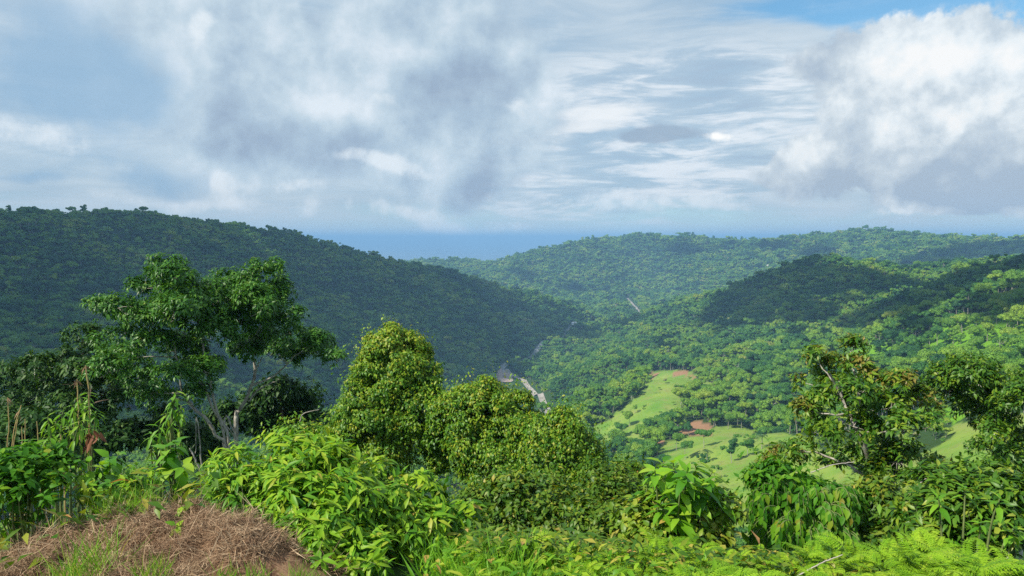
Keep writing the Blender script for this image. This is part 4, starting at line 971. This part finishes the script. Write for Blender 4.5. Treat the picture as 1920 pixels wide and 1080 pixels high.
def droop_plant():
    """arching branches with rows of hanging pointed leaves"""
    d0 = 8.0; gt = Geo(); col = []
    tips = scatter_tips(bE, 230); b0 = P(1500, 1010, d0+0.3); base = np.array([b0[0], b0[1], gz(b0[0], b0[1])])
    for t_ in tips:
        q = P(t_[0], t_[1], d0+t_[2]); s = base+np.array([(q[0]-base[0])*0.35, (q[1]-base[1])*0.5, (q[2]-base[2])*0.6+0.15])
        pa = smooth_path([s, (s+q)/2+np.array([0, 0, 0.1]), q, q+np.array([(q[0]-s[0])*0.15, -0.08, -0.10])], 12); tube(gt, pa, np.linspace(0.008, 0.003, 12), 3)
        m = 13; f = np.linspace(0.25, 1, m); pos = np.array([pa[int(v*11)] for v in f]); tg = unit(pa[-1]-pa[0]); sd = unit(np.cross(tg, [0, 0, 1.0]))*np.where(np.arange(m) % 2, 1, -1)[:, None]
        d = sd*0.45+tg*0.25+np.array([0, 0, -0.95])+rng.normal(0, .13, (m, 3)); nn = sd*0.5+np.array([0, -0.7, 0.6])+rng.normal(0, .2, (m, 3)); l = 0.108*rng.uniform(.7, 1.2, m)
        col.append((pos, d, nn, l, l*0.42, np.clip(rng.random()*0.8+rng.normal(0, .15, m), 0, .99)))
    tube(gt, smooth_path([base-[0, 0, .2], base+[0, 0, .4], P(1500, 930, d0+.2)], 8), np.linspace(.04, .015, 8), 6)
    front, back = split_front(col, 300)
    gf = Geo(); leaves(gf, *back[:3], back[3], back[4], .3, .15, 8, back[5])
    o = finish('shrub', 'dark shrub hung with rows of drooping pointed leaves below the right pasture', 'shrub', base, gf, gt, M['droop_leaf'], M['green_stem'], None, 'foliage', 'stem')
    leaf_objects(o, front, M['droop_leaf'], .3, .15)
droop_plant()
mass('shrub', 'dark leafy bush behind the shrub with drooping leaves', 'shrub', 8.7, [(1450,905,50,34),(1510,935,60,40),(1565,955,50,44),(1460,960,60,50),(1540,990,70,40)], 900, 0.10, 0.045, M['droop_leaf'], K=9, twig=0.14, droop=0.7)
bF = [(1770,925,46,30,.3),(1850,920,56,34,.5),(1800,965,64,34,.1),(1895,955,44,44,.2),(1735,975,36,34,0),(1860,985,60,34,-.1)]
whorl_plant('shrub', 'bushy shrub with pale lime leaf tips in the right corner above the ferns', 'shrub', 8.2, scatter_tips(bF, 120), 8, 0.118, 0.046, M['olive_leaf'], 0.35, 7, bF, 420, 0.105, 300)
whorl_plant('plant', 'young plant with lime leaf rosettes sticking out of the right corner shrub', 'plant', 7.6, [(1725,985),(1840,975),(1875,935),(1760,935),(1810,915),(1905,990),(1780,1000)], 9, 0.15, 0.05, M['big_leaf'], 0.2, 3, [], 0, None, 70)
bG = [(25,900,40,30,0),(75,908,34,30,0),(10,920,36,24,-.1),(60,878,40,24,.2),(108,888,20,20,.1)]
whorl_plant('shrub', 'dark leafed green shrub in the bottom left corner behind the dry ground', 'shrub', 7.1, scatter_tips(bG, 34), 7, 0.095, 0.046, M['droop_leaf'], 0.4, 7, bG, 150, 0.09, 240)
whorl_plant('plant', 'broad leaved plant with large oval leaves on top of the mound', 'plant', 7.4, [(310,838),(330,825),(322,860),(345,870),(298,868),(352,895)], 5, 0.20, 0.115, M['big_leaf'], 0.5, 3, [], 0, None, 60, fold=.25, curl=.35)
whorl_plant('plant', 'arching broad leaved plant left of the mound top', 'plant', 7.5, [(205,858),(222,850),(190,872),(165,868),(180,895),(150,905),(232,880),(140,880)], 5, 0.17, 0.085, M['big_leaf'], 0.6, 4, [], 0, None, 80, fold=.25, curl=.45)
whorl_plant('plant', 'small broad leaved seedling between the mound and the feathery shrub', 'plant', 6.2, [(338,965),(330,985),(345,950),(352,990)], 4, 0.11, 0.06, M['bright_leaf'], 0.5, 3, [], 0, None, 40)
bH = [(255,890,60,20,.2),(200,900,50,20,0),(370,890,40,24,.2),(130,900,30,20,.1)]
whorl_plant('plant', 'low weedy growth along the crest of the dry grass mound', 'plant', 7.2, scatter_tips(bH, 40), 6, 0.11, 0.045, M['bright_leaf'], 0.4, 5, [], 0, None, 160)
for lab, d0, tips, bpx in [('slender plant with hanging hand shaped leaves beside the two dry stalks', 9.6, [(118,772),(140,758),(95,808),(150,790),(130,800),(80,822),(160,765),(105,790),(170,800),(90,780)], (115,900)),
                      ('slender plant with lime hand shaped leaves in front of the leaning trunks', 8.8, [(322,752),(312,775),(335,770),(298,800),(325,795),(305,825),(285,812),(330,735),(340,760)], (310,890)),
                      ('slender plant with pale hand shaped leaves low at the left edge', 9.0, [(60,850),(75,838),(45,838),(95,852),(55,825),(30,850)], (60,900)),
                      ('slender plant with hand shaped leaves around the bare stalk tops', 10.2, [(150,742),(168,755),(180,770),(140,775),(165,735)], (160,900))]:
    whorl_plant('palmate_plant', lab, 'plant', d0, tips, 9, 0.165, 0.034, M['palmate_leaf'], 1.1, 5, [], 0, None, 110, base_px=bpx, curl=.4)

# ------------------------------------------------------------------ dry stalks, sticks
def pole(name, label, cat, pts, d0, r, mat, group=None, ground=True, tuft=False):
    q = [P(a, b, d0) for a, b in pts]
    if ground: z = gz(q[-1][0], q[-1][1]); q.append(np.array([q[-1][0], q[-1][1], z-0.1]))
    q = q[::-1]; base = q[0]; pa = smooth_path(q, 16, r*0.25); g = Geo(); tube(g, pa, np.linspace(r, r*0.6, 16), 6)
    for k in range(3, 15, 3): tube(g, [pa[k]-(pa[k+1]-pa[k])*0.04, pa[k]+(pa[k+1]-pa[k])*0.04], [r*1.15, r*1.15], 6)
    t_ = thing(name, base, label, cat, group); shift(g, base); link('stem', g.mesh('stem', mat, True), t_)
    if tuft:
        gl = Geo(); n = 7; p = np.tile(pa[-1], (n, 1)); leaves(gl, p, rdir(n)*[.6, .6, .3]+[0, 0, -.8], rdir(n), rng.uniform(.06, .14, n), .015, .3, .2, 4); shift(gl, base); link('withered_leaves', gl.mesh('withered_leaves', M['straw']), t_)['kind'] = 'stuff'
    return t_
for lab, pts, d0, r in [('tall bare tan stalk with a withered tip, left of its taller twin', [(145,712),(147,770),(150,830)], 9.8, .013), ('tallest bare tan stalk with a withered tip', [(161,685),(166,740),(168,800)], 9.8, .015),
                   ('thin brown stalk below the two tall stalks', [(114,815),(117,850),(119,890)], 9.0, .011), ('thin tan stalk left of the hand shaped leaves', [(69,790),(72,830),(74,870)], 9.4, .010), ('bent tan stalk near the left edge', [(40,760),(28,800),(24,860)], 9.6, .010),
                   ('thin tan stalk nearest the left edge', [(14,745),(17,800),(15,860)], 9.8, .010), ('short tan stalk between thin stalks at left', [(47,785),(47,830),(48,870)], 9.3, .008), ('leaning thin tan stalk at left with forked shadow', [(36,770),(30,810),(26,870)], 10.0, .008), ('thin tan stalk just left of the slender plant', [(41,800),(42,840),(43,880)], 9.1, .008)]:
    pole('dry_stalk', lab, 'stalk', pts, d0, r*0.75, M['dry_stalk'], None, True, d0 > 9.7)
for lab, pts, d0, r, mt in [('brown stick leaning on the mound beside the feathery shrub', [(404,944),(385,975),(372,998)], 6.15, .010, 'dry_wood'), ('pale dead branch sticking out above the right corner shrub', [(1762,880),(1735,898),(1722,910)], 8.9, .008, 'grey_wood'),
                        ('long thin grey stick lying over the ferns', [(1580,1040),(1540,1056),(1495,1080)], 5.6, .006, 'grey_wood'), ('pale curved twig below the rust topped tree', [(1602,866),(1560,872),(1520,886)], 11.5, .008, 'grey_wood'),
                        ('thin forked grey twig in the shade below the bright bush', [(655,1030),(648,1048),(625,1060)], 5.7, .004, 'grey_wood'), ('thin dead twig arching above the olive shrub', [(598,768),(570,775),(562,790)], 17.0, .012, 'grey_wood'),
                        ('crooked pale sapling stem left of the pale trunks', [(356,840),(368,865),(378,890)], 14.0, .018, 'grey_wood')]:
    pole('dead_stick', lab, 'stick', pts, d0, r, M[mt], None, False)
gr = Geo(); q = P(170, 815, 9.6); n = 16; leaves(gr, q+rng.normal(0, .05, (n, 3)), rdir(n)*[.5, .5, .2]+[0, 0, -1], rdir(n), rng.uniform(.1, .2, n), .04, .3, .3, 8); shift(gr, q)
tag(link('withered_leaf_bunch', gr.mesh('withered_leaf_bunch', M['red_leaf']), None, Vector(q)), 'hanging bunch of withered red brown leaves by the tall stalk', 'leaves')

# ------------------------------------------------------------------ fern carpet
def frond_mesh(L, npair, seed):
    g = Geo(); s = np.linspace(0, 1, 14); arch = 0.55+0.25*rng.random()
    path = np.stack([s*L*0.9, np.zeros(14)+0.04*L*np.sin(s*2+seed), L*(arch*s-0.95*arch*s**2.2)], 1); tube(g, path, np.linspace(.0035, .001, 14), 3, 0.3)
    t_ = np.linspace(0.16, 0.98, npair); px = np.stack([np.interp(t_, s, path[:, k]) for k in range(3)], 1); tg = unit(np.stack([np.interp(t_, s, np.gradient(path[:, k])) for k in range(3)], 1))
    w = L*0.30*np.sin(np.pi*np.clip(t_*0.78+0.2, 0, 1))**0.9*(1.02-t_)**0.35
    for sg in (-1, 1):
        d = np.array([0, sg*1.0, -0.12])+tg*0.55+rng.normal(0, .07, (npair, 3)); nn = np.tile([0, 0, 1.0], (npair, 1))+rng.normal(0, .12, (npair, 3))
        leaves(g, px, d, nn, w, np.maximum(w*0.24, .006), .25, .22, 4, np.clip(rng.random()+rng.normal(0, .15, npair), 0, 1))
        # side leaflets give the feathery edge
        for q in (0.35, 0.6):
            dd = unit(d); p2 = px+dd*(w*q)[:, None]; leaves(g, p2, dd*0.7+tg*0.9, nn, w*0.28, w*0.09, .2, .1, 2, rng.random(npair)); leaves(g, p2, dd*0.7-tg*0.6, nn, w*0.24, w*0.08, .2, .1, 2, rng.random(npair))
    return g.mesh('frond', M['fern_leaf'])
FR = [frond_mesh(1.0, 17, k) for k in range(5)]
def fern(px, py, d0, size, label, group):
    p = P(px, py, d0); z = gz(p[0], p[1]); t_ = thing('fern', (p[0], p[1], z), label, 'fern', group)
    n = int(rng.integers(7, 10)); a0 = rng.uniform(0, 6.28)
    hh = max(0.05, p[2]-z-size*0.25)
    for k in range(n):
        o = link('frond', FR[int(rng.integers(0, 5))], t_); s = size*rng.uniform(.75, 1.15)
        o.location = (rng.normal(0, .03), rng.normal(0, .03), min(hh, 0.5)*rng.uniform(0.6, 1.0)); o.rotation_euler = (rng.normal(0, .2), rng.normal(-0.1, .22), a0+k*6.283/n+rng.normal(0, .25)); o.scale = (s, s*rng.uniform(.85, 1.2), s)
for k in range(90):
    d0 = rng.uniform(4.9, 6.3); px = rng.uniform(860, 1930)
    y0 = 1075 - (d0-4.9)*38 + rng.normal(0, 8)
    fern(px, y0, d0, rng.choice([.15, .2, .26, .33])*rng.uniform(.85, 1.1), 'lime green fern in the dense fern carpet along the bottom right edge', 'ferns along the bottom edge')
for k in range(20):
    d0 = rng.uniform(5.3, 6.3); fern(rng.uniform(1720, 1925), 1035-(d0-5.3)*20+rng.normal(0, 8), d0, rng.uniform(.26, .38), 'tall lime fern in the raised fern clump in the bottom right corner', 'raised ferns in the corner')
for px, py in [(985,1010),(1010,1030),(950,1030),(1290,1045),(1180,1040)]: fern(px, py, 5.9, .36, 'large bright fern standing above the fern carpet before the small leaved shrubs', 'large ferns above the carpet')

# ------------------------------------------------------------------ grass and straw
def blades(g, p, L, w, lean=0.5, r=None, lod=4):
    n = len(p); d = np.column_stack([rng.normal(0, lean, n), rng.normal(0, lean, n), np.ones(n)]); leaves(g, p, d, rdir(n)*[1, 1, .2], L, w, .3, rng.uniform(0, .5, n), lod, r)
def on_ground(px0, px1, d0, d1, n):
    az0, az1 = math.atan((px0-960)/FPX), math.atan((px1-960)/FPX); a = rng.uniform(az0, az1, n); d = rng.uniform(d0, d1, n); x = d*np.sin(a); y = d*np.cos(a); return np.column_stack([x, y, H(x, y)])
g = Geo(); p = on_ground(800, 1960, 4.6, 6.4, 6000); blades(g, p, rng.uniform(.08, .24, len(p)), .011, .6, rng.random(len(p))*0.9)
p = on_ground(780, 1000, 5.0, 6.4, 500); blades(g, p, rng.uniform(.2, .38, len(p)), .014, .5, rng.random(len(p))*0.6)
tag(link('grass', g.mesh('grass', M['grass_leaf'])), 'long bright grass growing between the ferns', kind='stuff')
g = Geo(); p = on_ground(-80, 2000, 6.3, 17, 9000); n = len(p); p[:, 2] += rng.random(n)*0.35
leaves(g, p, rdir(n)*[1, 1, .5]+[0, 0, .1], rdir(n)*.5+[0, 0, 1], rng.uniform(.08, .2, n), rng.uniform(.03, .07, n), .3, .3, 4)
p = on_ground(860, 2000, 5.6, 8, 8000); n = len(p); p[:, 2] += rng.random(n)*0.3
leaves(g, p, rdir(n)*[1, 1, .5]+[0, 0, .1], rdir(n)*.5+[0, 0, 1], rng.uniform(.06, .14, n), rng.uniform(.02, .05, n), .3, .3, 4)
tag(link('undergrowth', g.mesh('undergrowth', M['small_leaf'])), 'low leafy undergrowth on the slope between the shrubs', kind='stuff')
g = Geo(); p = on_ground(790, 1960, 4.7, 6.6, 1500); n = len(p); p[:, 2] += 0.05+rng.random(n)*0.2
leaves(g, p, rdir(n)*[1, 1, .4]+[0, 0, .05], rdir(n)*.4+[0, 0, 1], rng.uniform(.05, .13, n), rng.uniform(.02, .045, n), .3, .35, 8)
tag(link('weeds', g.mesh('weeds', M['bright_leaf'])), 'fresh leafy weeds mixed in with the ferns', kind='stuff')
g = Geo(); p = on_ground(-120, 640, 4.4, 7.0, 64000)
keepm = (fbm(p[:, 0]*1.6, p[:, 1]*1.6, 51, 3) > 0.51) | (p[:, 2] > 0.10); p = p[keepm]; n = len(p); p[:, 2] += rng.random(n)**2*0.07
d = rdir(n)*[1, 1, .5]+[0, 0, .1]; leaves(g, p-d*0.05, d, rdir(n)*.6+[0, 0, 1], rng.gamma(3.0, .036, n)+.025, rng.uniform(.002, .0065, n), .3, rng.uniform(-.2, .4, n), 4, np.clip(rng.random(n)*0.8+(fbm(p[:, 0]*2, p[:, 1]*2, 53, 2)-.5)*.5, 0, .99))
tag(link('dry_grass', g.mesh('dry_grass', M['straw'])), 'cut dry grass heaped on the mound and strewn on the bare soil', kind='stuff')
def tuft(px, d0, n, L, lab, grp):
    r_ = ray(px, 900); r_ = r_/math.hypot(r_[0], r_[1]); x, y = r_[0]*d0, r_[1]*d0; b = np.array([x, y, gz(x, y)])
    n = int(n*1.5); g = Geo(); p = np.column_stack([rng.normal(0, .05, n), rng.normal(0, .05, n), np.zeros(n)]); blades(g, p, L*1.35*rng.uniform(.4, 1.15, n), rng.uniform(.004, .008, n), .5)
    tag(link('grass_tuft', g.mesh('grass_tuft', M['grass_leaf']), None, Vector(b)), lab, 'grass', grp)
for px, d0, n, L in [(95,5.25,60,.22),(60,5.45,40,.18),(25,5.3,50,.16),(200,5.15,50,.15),(215,5.2,40,.17),(160,5.75,40,.22),(125,5.95,50,.26),(105,5.7,40,.2),(190,5.9,40,.3),(275,5.55,60,.16),(290,5.5,40,.14),(40,5.1,40,.14),(150,5.35,30,.14),(330,5.2,25,.12),(420,5.3,35,.12),(470,5.25,30,.12),(10,5.7,40,.16),(240,6.6,50,.2),(200,6.7,50,.2),(270,6.7,40,.22),(560,5.2,40,.15),(130,5.15,40,.14),(80,5.6,40,.2)]:
    tuft(px, d0, n, L, 'small tuft of fresh green grass on the bare brown ground at lower left', 'grass tufts on the bare ground')

# ------------------------------------------------------------------ single trees and palms on the pasture, far houses
def palm_mesh():
    g = Geo(); s = np.linspace(0, 1, 8)
    for k in range(15):
        a = k*2.4; e = rng.uniform(.1, 1.1); pa = np.stack([s*2.4*math.cos(e)*math.cos(a), s*2.4*math.cos(e)*math.sin(a), s*2.4*math.sin(e)-1.6*s**2], 1); tube(g, pa, np.linspace(.04, .015, 8), 3)
        for sg in (-1, 1):
            d = unit(np.gradient(pa, axis=0))*.6+np.array([-math.sin(a), math.cos(a), -.25])*sg; leaves(g, pa[1:], d[1:], np.tile([0, 0, 1.], (7, 1)), np.full(7, .75), .22, .2, .3, 4)
    return g.mesh('crown', M['palm_leaf'])
PM = palm_mesh(); gtr = Geo(); tube(gtr, smooth_path([[0, 0, -.5], [.1, 0, 2], [.05, .1, 4.6]], 7), np.linspace(.2, .13, 7), 6); PT = gtr.mesh('trunk', M['pale_bark'], True)
def pasture_tree(px, py, h, k, lab, palm=False):
    b = hit(px, py)
    t_ = thing('palm_tree' if palm else 'pasture_tree', (b[0], b[1], b[2]-.2), lab, 'palm' if palm else 'tree', 'trees standing in the pastures')
    t_.rotation_euler = (0, 0, float(rng.uniform(0, 6)))
    if palm:
        t_.scale = (h/6.5,)*3; c_ = link('crown', PM, t_); c_.location = (.05, .1, 4.5); link('trunk', PT, t_)
    else: t_.scale = (h/13.0,)*3; c_ = link('crown', protos[k][0], t_); link('trunk', protos[k][1], t_)
    c_['kind'] = 'stuff'
for px, py, h, k, lab in [(1372,868,9,5,'slim tree in the lower pasture, left of the round tree and the palm'),(1402,856,7.5,2,'small round tree in the lower pasture between the slim tree and the palm'),(1272,748,8,0,'left tree of the pair in the middle of the upper pasture'),(1284,744,8,1,'right tree of the pair in the middle of the upper pasture'),(1247,720,4,2,'small bush near the top of the upper pasture'),(1236,732,2.5,7,'tiny bush left in the upper pasture below the small bush'),
                          (1313,722,7,0,'tree by the red earth cut at the pasture top'),(1335,728,9,7,'bright rounded tree right of the pasture top'),(1190,776,6,6,'small tree on the lower edge of the upper pasture'),(1180,800,11,0,'large tree at the lower end of the upper pasture'),(1165,822,10,3,'spreading tree below the upper pasture end'),(1262,762,2.5,1,'tiny bush low on the right of the upper pasture'),
                          (1320,840,9,4,'spreading tree in the lower pasture near the red bank'),(1268,845,10,0,'dark tree on the left rim of the lower pasture'),(1285,862,8,1,'tree low on the left rim of the lower pasture'),(1215,815,9,5,'tree between the two pastures'),(1235,812,10,3,'broad tree between the two pastures beside the red bank'),(1338,800,11,3,'broad dark crowned tree above the lower pasture crest'),(1365,806,10,0,'rounded tree on the lower pasture crest'),(1390,806,9,1,'second rounded tree on the lower pasture crest'),(1420,806,10,2,'third rounded tree on the lower pasture crest'),
                          (1340,900,6,6,'sparse sapling low in the lower pasture'),(1480,800,9,6,'thin tree right of the crest trees')]: pasture_tree(px, py, h, k, lab)
for px, py, h, lab in [(1428,842,8.0,'palm standing alone in the lower pasture'),(1326,868,7,'palm low on the left of the lower pasture')]: pasture_tree(px, py, h, 0, lab, True)
def house(px, py, w, lab):
    b = hit(px, py, 9); t_ = thing('house', (b[0], b[1], b[2]+6), lab, 'house', 'far houses on the hill'); t_.rotation_euler = (0, 0, float(rng.uniform(-.5, .5)))
    g = Geo(); x, y, z = w/2, w*.35, w*.45
    g.add([[-x,-y,-7],[x,-y,-7],[x,y,-7],[-x,y,-7],[-x,-y,z],[x,-y,z],[x,y,z],[-x,y,z]], np.array([[0,1,5,4],[1,2,6,5],[2,3,7,6],[3,0,4,7],[4,5,6,7]])); link('wall', g.mesh('wall', M['house_wall']), t_)
    g = Geo(); e = .6; g.add([[-x-e,-y-e,z],[x+e,-y-e,z],[x+e,y+e,z],[-x-e,y+e,z],[-x-e,0,z*1.6],[x+e,0,z*1.6]], np.array([[0,1,5,4],[2,3,4,5]])); g.add([[-x-e,-y-e,z],[-x-e,y+e,z],[-x-e,0,z*1.6],[x+e,-y-e,z],[x+e,y+e,z],[x+e,0,z*1.6]], np.array([[0,2,1],[3,4,5]])); link('roof', g.mesh('roof', M['house_roof']), t_)
    g = Geo(); g.add([[-1,-y-.05,0],[1,-y-.05,0],[1,-y-.05,2],[-1,-y-.05,2]], np.array([[0,1,2,3]])); link('door', g.mesh('door', M['brown_bark']), t_)
for px, py, w, lab in [(1441,500,10,'small white house on the far hillside'),(1290,440,12,'tiny pale house on the far ridge top'),(1076,607,9,'tiny white house by the valley floor')]: house(px, py, w, lab)
